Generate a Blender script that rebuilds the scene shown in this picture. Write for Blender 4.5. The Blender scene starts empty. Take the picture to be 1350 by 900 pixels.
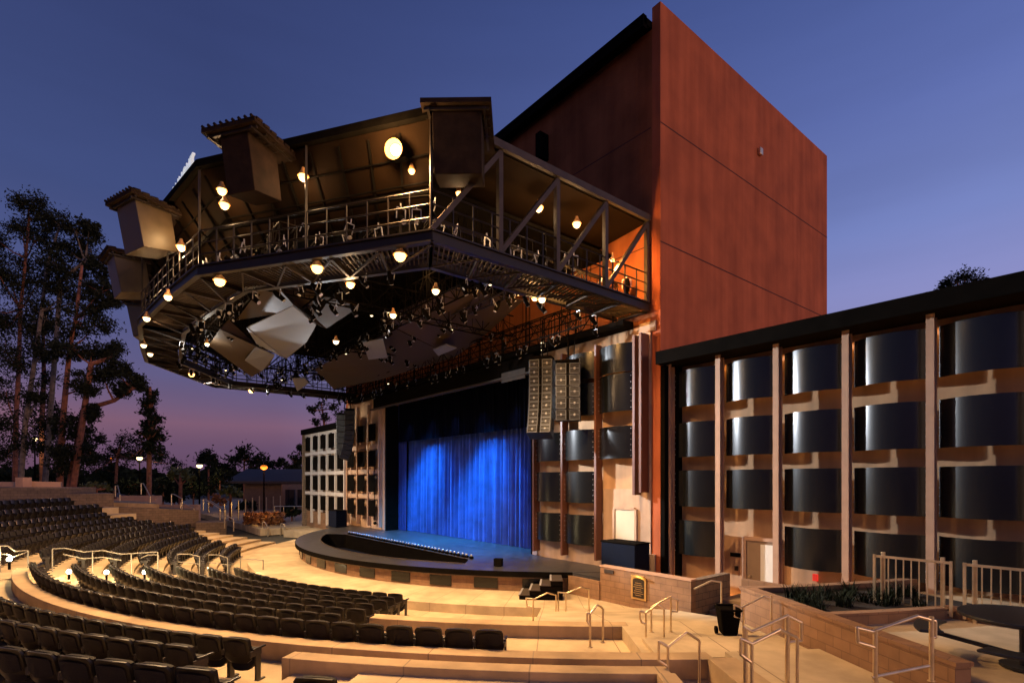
import bpy, math, random
from mathutils import Vector, Matrix
random.seed(7)
S = bpy.context.scene
COL = S.collection
PI = math.pi
R = math.radians
GZ = -4.14                                   # plaza level below the eye
CX, CY = -25.65, 24.0                        # centre of the seating arcs
TH = math.atan2(.777, .630)
FW = Vector((-math.sin(TH), math.cos(TH), 0)); RT = Vector((math.cos(TH), math.sin(TH), 0))

def at(px, py, s):                           # a world point s metres in front of the eye
    p = FW * s + RT * ((px - 675) / 709 * s)
    return Vector((p.x, p.y, (632 - py) / 709 * s))
def atz(px, py, z): return at(px, py, 709 * -z / (py - 632))
def pol(r, d, z=0.0):                        # polar point around the seating centre
    a = R(d); return Vector((CX + r * math.sin(a), CY - r * math.cos(a), z))
def depth(p): return p.x * FW.x + p.y * FW.y
def pxof(p): return 675 + 709 * (p.x * RT.x + p.y * RT.y) / max(depth(p), .1)

# ------------------------------------------------------------------ materials
def mat(name, col, rough=.7, metal=0, noise=0, nscale=3, bump=0, bscale=30, emit=None, es=0, spec=.5, detail=4, var=None):
    m = bpy.data.materials.new(name); m.use_nodes = True
    nt = m.node_tree; b = nt.nodes['Principled BSDF']; L = nt.links
    b.inputs['Base Color'].default_value = (*col, 1); b.inputs['Roughness'].default_value = rough
    b.inputs['Metallic'].default_value = metal; b.inputs['Specular IOR Level'].default_value = spec
    if emit: b.inputs['Emission Color'].default_value = (*emit, 1); b.inputs['Emission Strength'].default_value = es
    tc = nt.nodes.new('ShaderNodeTexCoord')
    if noise:
        n = nt.nodes.new('ShaderNodeTexNoise'); n.inputs['Scale'].default_value = nscale; n.inputs['Detail'].default_value = detail
        L.new(tc.outputs['Object'], n.inputs['Vector'])
        r = nt.nodes.new('ShaderNodeValToRGB')
        r.color_ramp.elements[0].position = .3; r.color_ramp.elements[1].position = .7
        lo = var if var else tuple(c * (1 - noise) for c in col)
        r.color_ramp.elements[0].color = (*lo, 1)
        r.color_ramp.elements[1].color = (*[min(1, c * (1 + noise * .6)) for c in col], 1)
        L.new(n.outputs['Fac'], r.inputs['Fac']); L.new(r.outputs['Color'], b.inputs['Base Color'])
        mr = nt.nodes.new('ShaderNodeMapRange'); mr.inputs[3].default_value = max(0, rough - .1); mr.inputs[4].default_value = min(1, rough + .1)
        L.new(n.outputs['Fac'], mr.inputs[0]); L.new(mr.outputs[0], b.inputs['Roughness'])
    if bump:
        n2 = nt.nodes.new('ShaderNodeTexNoise'); n2.inputs['Scale'].default_value = bscale; n2.inputs['Detail'].default_value = 5
        L.new(tc.outputs['Object'], n2.inputs['Vector'])
        bp = nt.nodes.new('ShaderNodeBump'); bp.inputs['Strength'].default_value = bump; bp.inputs['Distance'].default_value = .02
        L.new(n2.outputs['Fac'], bp.inputs['Height']); L.new(bp.outputs['Normal'], b.inputs['Normal'])
    return m
def joints(m, step=4.2, r=22):
    nt = m.node_tree; b = nt.nodes['Principled BSDF']; L = nt.links
    src = b.inputs['Base Color'].links[0].from_socket
    tc = nt.nodes.new('ShaderNodeTexCoord'); sp = nt.nodes.new('ShaderNodeSeparateXYZ'); L.new(tc.outputs['Object'], sp.inputs[0])
    def mth(op, a, b_=None):
        n = nt.nodes.new('ShaderNodeMath'); n.operation = op
        for i, v in enumerate((a, b_)):
            if v is None: continue
            if isinstance(v, (int, float)): n.inputs[i].default_value = v
            else: L.new(v, n.inputs[i])
        return n.outputs[0]
    x = mth('SUBTRACT', sp.outputs[0], CX); y = mth('SUBTRACT', CY, sp.outputs[1])
    a = mth('ARCTAN2', x, y); fr = mth('FRACT', mth('MULTIPLY', a, 180 / PI / step)); w = mth('LESS_THAN', fr, .022 / (r * R(step)))
    n = nt.nodes.new('ShaderNodeTexNoise'); n.inputs['Scale'].default_value = .55; n.inputs['Detail'].default_value = 9; n.inputs['Roughness'].default_value = .65
    L.new(tc.outputs['Object'], n.inputs['Vector'])
    cr = nt.nodes.new('ShaderNodeValToRGB'); cr.color_ramp.elements[0].position = .36; cr.color_ramp.elements[0].color = (.62, .60, .58, 1); cr.color_ramp.elements[1].position = .62
    L.new(n.outputs['Fac'], cr.inputs[0])
    m1 = nt.nodes.new('ShaderNodeMixRGB'); m1.blend_type = 'MULTIPLY'; m1.inputs[0].default_value = .75; L.new(src, m1.inputs[1]); L.new(cr.outputs[0], m1.inputs[2])
    m2 = nt.nodes.new('ShaderNodeMixRGB'); L.new(w, m2.inputs[0]); L.new(m1.outputs[0], m2.inputs[1]); m2.inputs[2].default_value = (.24, .18, .11, 1)
    L.new(m2.outputs[0], b.inputs['Base Color'])
def streaks(m, amt=.5, sc=1.6):
    nt = m.node_tree; b = nt.nodes['Principled BSDF']; L = nt.links
    src = b.inputs['Base Color'].links[0].from_socket
    tc = nt.nodes.new('ShaderNodeTexCoord'); mp = nt.nodes.new('ShaderNodeMapping'); mp.inputs['Scale'].default_value = (sc, sc, .09); L.new(tc.outputs['Object'], mp.inputs[0])
    n = nt.nodes.new('ShaderNodeTexNoise'); n.inputs['Scale'].default_value = 1.5; n.inputs['Detail'].default_value = 8; L.new(mp.outputs[0], n.inputs['Vector'])
    cr = nt.nodes.new('ShaderNodeValToRGB'); cr.color_ramp.elements[0].position = .3; cr.color_ramp.elements[0].color = (.55, .5, .5, 1); cr.color_ramp.elements[1].position = .65; L.new(n.outputs['Fac'], cr.inputs[0])
    m1 = nt.nodes.new('ShaderNodeMixRGB'); m1.blend_type = 'MULTIPLY'; m1.inputs[0].default_value = amt; L.new(src, m1.inputs[1]); L.new(cr.outputs[0], m1.inputs[2]); L.new(m1.outputs[0], b.inputs['Base Color'])
def block(name, c1, c2, mortar, bw=.4, bh=.2, ms=.008, rough=.9):
    m = bpy.data.materials.new(name); m.use_nodes = True
    nt = m.node_tree; b = nt.nodes['Principled BSDF']; L = nt.links
    b.inputs['Roughness'].default_value = rough
    uv = nt.nodes.new('ShaderNodeTexCoord'); br = nt.nodes.new('ShaderNodeTexBrick')
    br.inputs['Scale'].default_value = 1; br.inputs['Brick Width'].default_value = bw; br.inputs['Row Height'].default_value = bh
    br.inputs['Mortar Size'].default_value = ms; br.inputs['Color1'].default_value = (*c1, 1); br.inputs['Color2'].default_value = (*c2, 1)
    br.inputs['Mortar'].default_value = (*mortar, 1); br.inputs['Bias'].default_value = -.2
    L.new(uv.outputs['UV'], br.inputs['Vector'])
    n = nt.nodes.new('ShaderNodeTexNoise'); n.inputs['Scale'].default_value = 3; n.inputs['Detail'].default_value = 8
    L.new(uv.outputs['UV'], n.inputs['Vector'])
    mx = nt.nodes.new('ShaderNodeMixRGB'); mx.blend_type = 'MULTIPLY'; mx.inputs[0].default_value = .6
    L.new(br.outputs['Color'], mx.inputs[1]); L.new(n.outputs['Fac'], mx.inputs[2])
    g = nt.nodes.new('ShaderNodeGamma'); g.inputs[1].default_value = .85
    L.new(mx.outputs[0], g.inputs[0]); L.new(g.outputs[0], b.inputs['Base Color'])
    bp = nt.nodes.new('ShaderNodeBump'); bp.inputs['Strength'].default_value = .6; bp.inputs['Distance'].default_value = .012; bp.invert = True
    L.new(br.outputs['Fac'], bp.inputs['Height']); L.new(bp.outputs['Normal'], b.inputs['Normal'])
    return m
def emis(name, col, st, base=(.1, .1, .1)):
    return mat(name, base, emit=col, es=st)

M = {}
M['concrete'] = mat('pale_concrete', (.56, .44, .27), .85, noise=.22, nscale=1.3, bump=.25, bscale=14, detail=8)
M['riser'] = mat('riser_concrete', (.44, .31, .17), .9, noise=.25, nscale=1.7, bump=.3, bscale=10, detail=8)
M['floor2'] = mat('terrace_concrete', (.54, .41, .245), .85, noise=.25, nscale=.9, bump=.25, bscale=16, detail=8)
M['ground'] = mat('dry_ground', (.05, .045, .03), 1, noise=.5, nscale=.2, bump=.5, bscale=3)
M['red'] = mat('brick_red_plaster', (.50, .135, .055), .9, spec=.15, noise=.22, nscale=.7, bump=.5, bscale=4, detail=9)
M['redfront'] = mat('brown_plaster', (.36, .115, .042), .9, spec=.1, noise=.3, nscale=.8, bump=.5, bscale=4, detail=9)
M['seam'] = mat('dark_joint', (.10, .03, .018), 1)  # dark colour of the tower wall joints
M['ochre'] = mat('ochre_plaster', (.56, .33, .17), .9, noise=.2, nscale=1.2, bump=.3, bscale=6, detail=8)
M['beige'] = mat('beige_plaster', (.55, .37, .24), .9, noise=.18, nscale=1.5, bump=.35, bscale=6, detail=8)
M['post'] = mat('tan_steel_post', (.48, .29, .18), .55, noise=.1)
M['rust'] = mat('rust_steel_post', (.13, .045, .022), .5, noise=.1)
M['panel'] = mat('black_metal_panel', (.005, .006, .006), .27, spec=.55)
M['litpost'] = mat('white_lit_post', (.62, .58, .52), .6)  # paler copy of the wing posts, the white light on them put into colour
M['black'] = mat('black_steel', (.006, .005, .004), .9, noise=.3, spec=.02)
M['brownsteel'] = mat('dark_brown_steel', (.014, .009, .006), .45, noise=.3, spec=.3)
M['greysteel'] = mat('grey_primed_steel', (.060, .046, .036), .6, noise=.3, spec=.25)
M['fascia'] = mat('brown_fascia', (.012, .0062, .0028), .85, spec=.06, noise=.3, nscale=1.0, bump=.2, bscale=5)
M['tile'] = mat('roof_tile', (.022, .013, .009), .8, spec=.1, noise=.4, nscale=4)
M['cloud'] = mat('grey_reflector', (.15, .15, .15), .7, noise=.12, nscale=1, bump=.1)
M['cloudbrown'] = mat('brown_reflector', (.05, .032, .018), .7, spec=.15, noise=.15, nscale=1)
M['greyrail'] = mat('grey_painted_rail', (.22, .19, .15), .5)
M['steel'] = mat('galvanized_rail', (.74, .60, .38), .32, metal=.8, noise=.15, nscale=6)
M['seat'] = mat('brown_seat_fabric', (.008, .005, .004), .7, spec=.3, noise=.3, nscale=5, bump=.3, bscale=60)
M['seatshell'] = mat('black_seat_shell', (.007, .005, .004), .34, noise=.2, nscale=8, spec=.35)
M['seatleg'] = mat('black_seat_leg', (.02, .014, .011), .45)
M['deck'] = mat('black_stage_deck', (.040, .040, .042), .38, noise=.5, nscale=2.5, bump=.05, bscale=20, spec=.6)
M['curtain'] = mat('blue_velvet', (.04, .075, .26), .8, noise=.35, nscale=1.5)
M['darkblue'] = mat('dark_blue_case', (.003, .006, .018), .8, spec=.1, noise=.2)
M['cmu'] = block('tan_block', (.32, .16, .070), (.26, .13, .058), (.19, .095, .045))
M['cmudark'] = block('brown_block', (.25, .16, .09), (.18, .12, .07), (.06, .04, .03))
M['white'] = mat('white_paint', (.8, .78, .74), .5)
M['door'] = mat('cream_door', (.66, .55, .38), .6, noise=.05)
M['bronze'] = mat('bronze_plaque', (.035, .025, .018), .35, metal=.4, noise=.5, nscale=30)
M['bronzeframe'] = mat('gilt_frame', (.60, .38, .14), .35, metal=.6)
M['bark'] = mat('reddish_bark', (.26, .095, .05), .9, noise=.5, nscale=3, bump=.8, bscale=12)
M['bark2'] = mat('pale_bark', (.17, .13, .10), .9, noise=.5, nscale=3, bump=.8, bscale=12)
M['leaf'] = mat('gum_leaf', (.020, .024, .013), .8, spec=.1, noise=.5, nscale=2)
M['leaf2'] = mat('dark_leaf', (.014, .020, .010), .8, spec=.1, noise=.5, nscale=2)
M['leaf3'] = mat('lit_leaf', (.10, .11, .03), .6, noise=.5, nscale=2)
M['leafr'] = mat('russet_leaf', (.26, .10, .03), .7, noise=.5, nscale=2)
M['speaker'] = mat('grey_speaker_grille', (.010, .010, .011), .5, noise=.3, nscale=20)
M['cone'] = mat('speaker_cone', (.015, .015, .017), .35)
M['chrome'] = mat('silver_frame', (.42, .42, .44), .4, metal=.3)
M['frame'] = mat('grey_array_frame', (.11, .12, .14), .5)
M['table'] = mat('black_table', (.018, .02, .022), .35, bump=.1, bscale=40)
M['stucco'] = mat('stucco_far', (.18, .13, .09), .9, noise=.2)
M['roofdk'] = mat('dark_roof', (.05, .045, .045), .8, noise=.3)
M['glassdk'] = mat('dark_window', (.01, .012, .02), .1, spec=.8)
M['redlamp'] = emis('red_alarm', (1, .05, .03), .6, (.5, .03, .03))
M['bulb'] = emis('warm_bulb', (1, .52, .15), 5.5)
M['bulbw'] = emis('white_bulb', (1, .75, .4), 4)
M['bulbbig'] = emis('flood_lens', (1, .6, .25), 9)
M['boxface'] = mat('brown_box_face', (.06, .04, .022), .5, noise=.2)
M['grate'] = mat('brown_grating', (.022, .014, .009), .6, spec=.25)
M['shade'] = mat('lit_shade_inside', (.7, .36, .12), .6)
M['bulbo'] = emis('orange_bulb', (1, .38, .06), 30)
for k_ in ('concrete', 'riser', 'floor2'): joints(M[k_])
for k_ in ('red', 'redfront', 'ochre', 'beige'): streaks(M[k_])

# ------------------------------------------------------------------ mesh builder
WL = {}
def tag(o, label=None, cat=None, group=None, kind=None):
    if label: o['label'] = label
    if cat: o['category'] = cat
    if group: o['group'] = group
    if kind: o['kind'] = kind
    return o
def empty(name, loc, label=None, cat=None, group=None, rz=0):
    o = bpy.data.objects.new(name, None); COL.objects.link(o); o.location = loc; o.rotation_euler = (0, 0, rz)
    o.empty_display_size = .2
    WL[o] = Vector(loc); return tag(o, label, cat, group)
class MB:
    def __init__(s, arc=False): s.v = []; s.f = []; s.auv = arc
    def add(s, vs, fs):
        n = len(s.v); s.v += [Vector(v) for v in vs]; s.f += [tuple(i + n for i in f) for f in fs]; return s
    def box(s, c, d, rz=0, m=None):
        c = Vector(c); x, y, z = d[0] / 2, d[1] / 2, d[2] / 2
        mt = m or Matrix.Rotation(rz, 3, 'Z')
        vs = [c + mt @ Vector((i * x, j * y, k * z)) for k in (-1, 1) for i, j in ((-1, -1), (1, -1), (1, 1), (-1, 1))]
        return s.add(vs, [(3, 2, 1, 0), (4, 5, 6, 7), (0, 1, 5, 4), (1, 2, 6, 5), (2, 3, 7, 6), (3, 0, 4, 7)])
    def ab(s, x0, x1, y0, y1, z0, z1): return s.box(((x0 + x1) / 2, (y0 + y1) / 2, (z0 + z1) / 2), (abs(x1 - x0), abs(y1 - y0), abs(z1 - z0)))
    def bar(s, p, q, w, h=None):
        p = Vector(p); q = Vector(q); d = q - p; L = d.length
        if L < 1e-5: return s
        h = h or w; z = d / L; up = Vector((0, 0, 1)) if abs(z.z) < .95 else Vector((1, 0, 0))
        x = z.cross(up).normalized(); y = x.cross(z)
        return s.box((p + q) / 2, (w, h, L), m=Matrix((x, y, z)).transposed())
    def tube(s, p, q, r0, r1=None, n=8, caps=True):
        p = Vector(p); q = Vector(q); d = q - p
        if d.length < 1e-5: return s
        r1 = r0 if r1 is None else r1
        z = d.normalized(); up = Vector((0, 0, 1)) if abs(z.z) < .95 else Vector((1, 0, 0))
        x = z.cross(up).normalized(); y = x.cross(z)
        vs = [p + (x * math.cos(2 * PI * i / n) + y * math.sin(2 * PI * i / n)) * r0 for i in range(n)] + \
             [q + (x * math.cos(2 * PI * i / n) + y * math.sin(2 * PI * i / n)) * r1 for i in range(n)]
        fs = [(i, (i + 1) % n, n + (i + 1) % n, n + i) for i in range(n)]
        if caps: fs += [tuple(range(n))[::-1], tuple(range(n, 2 * n))]
        return s.add(vs, fs)
    def ball(s, c, r, n=8, m=6, sz=1):
        c = Vector(c); vs = []; fs = []
        for j in range(m + 1):
            a = PI * j / m
            for i in range(n): b = 2 * PI * i / n; vs.append(c + Vector((r * math.sin(a) * math.cos(b), r * math.sin(a) * math.sin(b), r * sz * math.cos(a))))
        for j in range(m):
            for i in range(n): fs.append((j * n + i, j * n + (i + 1) % n, (j + 1) * n + (i + 1) % n, (j + 1) * n + i))
        return s.add(vs, fs)
    def path(s, pts, r, n=8):
        for a, b in zip(pts, pts[1:]): s.tube(a, b, r, n=n)
        for a in pts[1:-1]: s.ball(a, r * 1.02, n, 4)
        return s
    def prism(s, poly, z0, z1):
        n = len(poly)
        a = sum(poly[i][0] * poly[(i + 1) % n][1] - poly[(i + 1) % n][0] * poly[i][1] for i in range(n))
        if a < 0: poly = poly[::-1]
        vs = [(p[0], p[1], z0) for p in poly] + [(p[0], p[1], z1) for p in poly]
        return s.add(vs, [tuple(range(n))[::-1], tuple(range(n, 2 * n))] + [(i, (i + 1) % n, n + (i + 1) % n, n + i) for i in range(n)])
    def arc(s, r0, r1, a0, a1, z0, z1, step=1.5, z1b=None):
        n = max(1, int(abs(a1 - a0) / step)); vs = []; fs = []
        z1b = z1 if z1b is None else z1b
        for i in range(n + 1):
            a = a0 + (a1 - a0) * i / n
            vs += [pol(r0, a, z0), pol(r1, a, z0), pol(r1, a, z1b), pol(r0, a, z1)]
        for i in range(n):
            b = i * 4; c = b + 4
            fs += [(b + 3, b + 2, c + 2, c + 3), (b, b + 3, c + 3, c), (b + 2, b + 1, c + 1, c + 2), (b + 1, b, c, c + 1)]
        fs += [(0, 1, 2, 3), (4 * n + 3, 4 * n + 2, 4 * n + 1, 4 * n)]
        return s.add(vs, fs)
    def build(s, name, m, parent=None, smooth=False, bevel=0, solid=0):
        off = Vector((0, 0, 0)); p = parent
        while p is not None: off = off + WL.get(p, Vector((0, 0, 0))); p = p.parent
        me = bpy.data.meshes.new(name); me.from_pydata([v - off for v in s.v], [], s.f)
        uvl = me.uv_layers.new(name='UVMap')
        for poly in me.polygons:
            nx, ny, nz = poly.normal
            for li in poly.loop_indices:
                v = s.v[me.loops[li].vertex_index]
                if abs(nz) > .7: uv = (v.x, v.y)
                elif s.auv:
                    dx, dy = v.x - CX, v.y - CY; uv = (math.atan2(dx, -dy) * 22, v.z)
                else:
                    h = math.hypot(nx, ny) or 1; uv = ((-ny * v.x + nx * v.y) / h, v.z)
                uvl.data[li].uv = uv
        me.validate(); me.materials.append(m)
        if smooth:
            for poly in me.polygons: poly.use_smooth = True
            try: me.set_sharp_from_angle(angle=R(40))
            except Exception: pass
        o = bpy.data.objects.new(name, me); COL.objects.link(o)
        if parent is not None: o.parent = parent
        if bevel:
            bv = o.modifiers.new('bevel', 'BEVEL'); bv.width = bevel; bv.segments = 2; bv.limit_method = 'ANGLE'
        if solid:
            sm = o.modifiers.new('solid', 'SOLIDIFY'); sm.thickness = solid
        return o
def kids(o): return [c for c in bpy.data.objects if c.parent == o]
def struct(name, mb, m, **k): return tag(mb.build(name, m, **k), kind='structure')
_tree = {}
def snapshot(root):
    def rec(o): return (o, [rec(c) for c in kids(o)])
    return rec(root)
def dup(snap, parent=None):
    o = snap[0]; c = o.copy(); COL.objects.link(c)
    if parent is not None: c.parent = parent
    for ch in snap[1]: dup(ch, c)
    return c

# ------------------------------------------------------------------ camera, world
cam = bpy.data.cameras.new('camera'); cam.lens = 709 / 1350 * 36; cam.sensor_width = 36; cam.shift_y = 182 / 1350; cam.clip_end = 3000; cam.clip_start = .05
co = bpy.data.objects.new('camera', cam); COL.objects.link(co); co.rotation_euler = (R(90), 0, TH); S.camera = co
S.view_settings.view_transform = 'Standard'; S.view_settings.look = 'None'; S.view_settings.exposure = 0

W = bpy.data.worlds.new('World'); S.world = W; W.use_nodes = True
nt = W.node_tree; L = nt.links; bg = nt.nodes['Background']
tc = nt.nodes.new('ShaderNodeTexCoord'); sx = nt.nodes.new('ShaderNodeSeparateXYZ'); L.new(tc.outputs['Generated'], sx.inputs[0])
def ramp(stops):
    r = nt.nodes.new('ShaderNodeValToRGB'); e = r.color_ramp
    while len(e.elements) > 1: e.elements.remove(e.elements[0])
    e.elements[0].position = stops[0][0]; e.elements[0].color = (*stops[0][1], 1)
    for p, c in stops[1:]:
        x = e.elements.new(p); x.color = (*c, 1)
    L.new(sx.outputs[2], r.inputs[0]); return r
def lin(r, g, b): return tuple(((c / 255) / 12.92 if c < 10 else ((c / 255 + .055) / 1.055) ** 2.4) for c in (r, g, b))
left = ramp([(0, lin(84, 64, 92)), (.05, lin(100, 76, 108)), (.09, lin(122, 88, 114)), (.12, lin(108, 88, 122)), (.16, lin(94, 88, 130)), (.26, lin(76, 85, 134)), (.40, lin(62, 76, 126)), (.60, lin(52, 64, 112)), (1, lin(34, 42, 80))])
right = ramp([(0, lin(160, 148, 186)), (.22, lin(148, 146, 198)), (.36, lin(118, 132, 192)), (.50, lin(96, 112, 176)), (.66, lin(72, 90, 152)), (1, lin(40, 48, 90))])
dp = nt.nodes.new('ShaderNodeVectorMath'); dp.operation = 'DOT_PRODUCT'; L.new(tc.outputs['Generated'], dp.inputs[0]); dp.inputs[1].default_value = RT
mr = nt.nodes.new('ShaderNodeMapRange'); mr.inputs[1].default_value = -.40; mr.inputs[2].default_value = .60; L.new(dp.outputs['Value'], mr.inputs[0])
mx = nt.nodes.new('ShaderNodeMixRGB'); L.new(mr.outputs[0], mx.inputs[0]); L.new(left.outputs[0], mx.inputs[1]); L.new(right.outputs[0], mx.inputs[2])
# a trace of the physical dusk sky on top of the colour bands
sk = nt.nodes.new('ShaderNodeTexSky'); sk.sky_type = 'NISHITA'; sk.sun_disc = False; sk.sun_elevation = R(1); sk.sun_rotation = R(250)
vs_ = nt.nodes.new('ShaderNodeMixRGB'); vs_.blend_type = 'ADD'; vs_.inputs[0].default_value = .004
mpn = nt.nodes.new('ShaderNodeMapping'); mpn.inputs['Scale'].default_value = (1.2, 1.2, 9); L.new(tc.outputs['Generated'], mpn.inputs[0])
nn = nt.nodes.new('ShaderNodeTexNoise'); nn.inputs['Scale'].default_value = 1.6; nn.inputs['Detail'].default_value = 5; L.new(mpn.outputs[0], nn.inputs['Vector'])
mn = nt.nodes.new('ShaderNodeMapRange'); mn.inputs[1].default_value = .3; mn.inputs[2].default_value = .7; mn.inputs[3].default_value = .95; mn.inputs[4].default_value = 1.06; L.new(nn.outputs['Fac'], mn.inputs[0])
mm = nt.nodes.new('ShaderNodeVectorMath'); mm.operation = 'SCALE'; L.new(mx.outputs[0], mm.inputs[0]); L.new(mn.outputs[0], mm.inputs['Scale'])
L.new(mm.outputs[0], vs_.inputs[1]); L.new(sk.outputs[0], vs_.inputs[2]); L.new(vs_.outputs[0], bg.inputs[0]); bg.inputs[1].default_value = 1.0

def light(kind, name, loc, energy, col=(1, .62, .3), target=None, size=.12, spot=120, blend=.6):
    l = bpy.data.lights.new(name, kind); l.energy = energy; l.color = col
    if kind == 'SPOT': l.spot_size = R(spot); l.spot_blend = blend
    if kind in ('SPOT', 'POINT'): l.shadow_soft_size = size
    o = bpy.data.objects.new(name, l); COL.objects.link(o); o.location = loc
    if target is not None: o.rotation_euler = (Vector(target) - Vector(loc)).to_track_quat('-Z', 'Y').to_euler()
    return o
sun = bpy.data.lights.new('sun', 'SUN'); sun.energy = .95; sun.angle = R(14); sun.color = (1, .55, .33)
so = bpy.data.objects.new('sun', sun); COL.objects.link(so); so.rotation_euler = Vector((-1, -.15, -.12)).to_track_quat('-Z', 'Y').to_euler()
exec_parts = True

# ------------------------------------------------------------------ ground and seating bowl
g = MB(); g.add([(-900, -900, -4.75), (900, -900, -4.75), (900, 900, -4.75), (-900, 900, -4.75)], [(0, 1, 2, 3)])
struct('ground', g, M['ground'])
# plaza ring between stage and seats, and the open court on stage right and left
def holesheet(mb, r, a0, a1, outer, z0, z1): pass
pz = MB(arc=True); pz.arc(14.9, 17.7, -62, 47, -4.7, GZ)
pz.arc(14.9, 23.0, -120, -62, -4.7, GZ); pz.arc(14.9, 17.7, 47, 58.2, -4.7, GZ); pz.arc(14.9, 24, 58.2, 115, -4.7, GZ)
struct('plaza', pz, M['concrete'])
fl = MB(); fl.prism([(-140, 12), (-48.3, 12), (-48.3, 16), (-51, 40), (-140, 60)], -4.7, GZ - .012)
struct('path', fl, M['floor2'])
ROWS = [('first', 18.6, -4.44), ('second', 19.65, -4.30), ('third', 20.7, -4.15), ('fourth', 21.75, -4.0), ('fifth', 22.8, -3.87), ('sixth', 23.85, -3.73), ('seventh', 24.95, -3.58)]
edges = [17.7, 19.05, 20.1, 21.15, 22.2, 23.25, 24.3, 25.3]
tr = MB(arc=True)
for i, (nm, r, z) in enumerate(ROWS):
    a1 = [46, 46.5, 47, 47.5, 51.3, 51.3, 51.5][i]
    if i < 4: tr.arc(edges[i], edges[i + 1], -46, a1, -4.7, z)
tr.arc(22.2, 23.25, -46, 36, -4.7, -3.87); tr.arc(23.25, 24.3, -46, 36, -4.7, -3.73); tr.arc(24.3, 25.3, -46, 36, -4.7, -3.58)
tr.arc(22.2, 25.3, 36, 51.4, -4.7, -3.6)
# rows behind the curb
tr.arc(25.7, 27.15, 0, 38, -4.7, -3.48); tr.arc(27.15, 28.3, 0, 38, -4.7, -3.26); tr.arc(28.3, 30.2, 0, 40.5, -4.7, -2.93)
tr.arc(26.95, 30.2, 40.5, 50.5, -4.7, -3.06); tr.arc(26.95, 28.3, 38, 40.5, -4.7, -3.16)
tr.arc(30.2, 33.5, 0, 62, -4.7, -2.75); tr.arc(25.7, 26.6, 38, 53, -4.7, -3.48)
tr.arc(25.3, 27.15, -46, 0, -4.7, -3.46); tr.arc(27.15, 28.4, -46, 0, -4.7, -3.24); tr.arc(28.4, 29.7, -46, 0, -4.7, -2.95)
tr.arc(29.7, 31.1, -46, 0, -4.7, -2.42); tr.arc(31.1, 32.9, -46, 0, -4.7, -1.98)
struct('seating_terrace', tr, M['floor2'])
# curbs
cb = MB(arc=True)
cb.arc(22.5, 22.9, 35.8, 51.35, -4.0, -3.31); cb.arc(25.3, 25.7, -.5, 53.3, -4.0, -3.12)
cb.arc(26.6, 26.95, 37.5, 50.8, -4.0, -2.92)
cb.arc(26.95, 30.6, 50.3, 50.9, -4.0, -2.90)
cb.arc(25.7, 31.5, 53.0, 54.1, -4.0, -3.09)
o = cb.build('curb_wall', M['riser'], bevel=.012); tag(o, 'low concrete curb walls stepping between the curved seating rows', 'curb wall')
# sloping walk along the planter
rp = MB(arc=True)
rp.arc(17.7, 22.5, 46, 58.2, -4.7, GZ, z1b=-3.31); rp.arc(22.5, 24.05, 51.35, 58.2, -4.7, -3.31); rp.arc(24.05, 25.3, 51.35, 58.2, -4.7, -3.22)
rp.arc(25.3, 33.5, 54.1, 58.2, -4.7, -3.12)
rp.arc(22.9, 25.3, 50.95, 51.35, -4.7, -3.30)
struct('walkway', rp, M['concrete'])
tp = MB(arc=True); tp.arc(23.0, 36, 58.9, 80, -4.7, -2.78)
struct('upper_terrace', tp, M['concrete'])

# ------------------------------------------------------------------ theatre seats
def seat_proto():
    root = empty('theatre_seat', (0, 0, 0), 'x', 'seat')
    def shell(w, z0, z1, y0, y1, th, rt, rb, bow, nx=8, nz=7):
        vs = []; fs = []
        for side in (0, 1):
            for j in range(nz + 1):
                v = j / nz
                for i in range(nx + 1):
                    u = i / nx * 2 - 1
                    hw = w / 2
                    k = 1.0
                    if v > 1 - rt: k = math.sqrt(max(0, 1 - ((v - 1 + rt) / rt) ** 2)) * .16 + .84
                    if v < rb: k = min(k, math.sqrt(max(0, 1 - ((rb - v) / rb) ** 2)) * .35 + .65)
                    x = u * hw * k
                    z = z0 + (z1 - z0) * v - (.02 * u * u if v > .9 else 0)
                    y = y0 + (y1 - y0) * v + bow * (1 - u * u) * -1 + (th if side else 0)
                    vs.append((x, y, z))
        n = (nx + 1) * (nz + 1); W_ = nx + 1
        for j in range(nz):
            for i in range(nx):
                a = j * W_ + i
                fs.append((a, a + 1, a + 1 + W_, a + W_)); fs.append((n + a, n + a + W_, n + a + 1 + W_, n + a + 1))
        for i in range(nx):
            fs.append((i + 1, i, n + i, n + i + 1)); t = nz * W_; fs.append((t + i, t + i + 1, n + t + i + 1, n + t + i))
        for j in range(nz):
            a = j * W_; fs.append((a, a + W_, n + a + W_, n + a)); a += nx; fs.append((a + W_, a, n + a, n + a + W_))
        return MB().add(vs, fs)
    sh = shell(.53, .34, .80, -.17, -.27, .035, .22, .15, .045)
    back = sh.build('backrest', M['seatshell'], root, smooth=True)
    shell(.45, .50, .79, -.145, -.205, .05, .2, .2, .03).build('cushion', M['seat'], back, smooth=True)
    pad = shell(.44, .47, .745, -.222, -.29, .01, .2, .1, .045); pad.build('back_pad', M['seat'], back, smooth=True)
    shell(.46, .20, .56, -.12, .02, .09, .2, .45, .05).build('seat', M['seat'], root, smooth=True)
    for s in (-1, 1):
        b = MB(); x = s * .275
        b.box((x, -.03, .25), (.035, .12, .5)); b.box((x, -.02, .015), (.05, .30, .03)); b.box((x, -.08, .50), (.03, .26, .10))
        b.build('leg', M['seatleg'], root, bevel=.008)
        MB().box((x, .0, .57), (.05, .30, .03)).build('armrest', M['seatshell'], root, bevel=.01)
    return root
proto = seat_proto(); psnap = snapshot(proto)
NZ = ROWS + [('eighth', 26.6, -3.48), ('ninth', 27.75, -3.26), ('rearmost', 29.3, -2.93)]
seats = []
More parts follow.
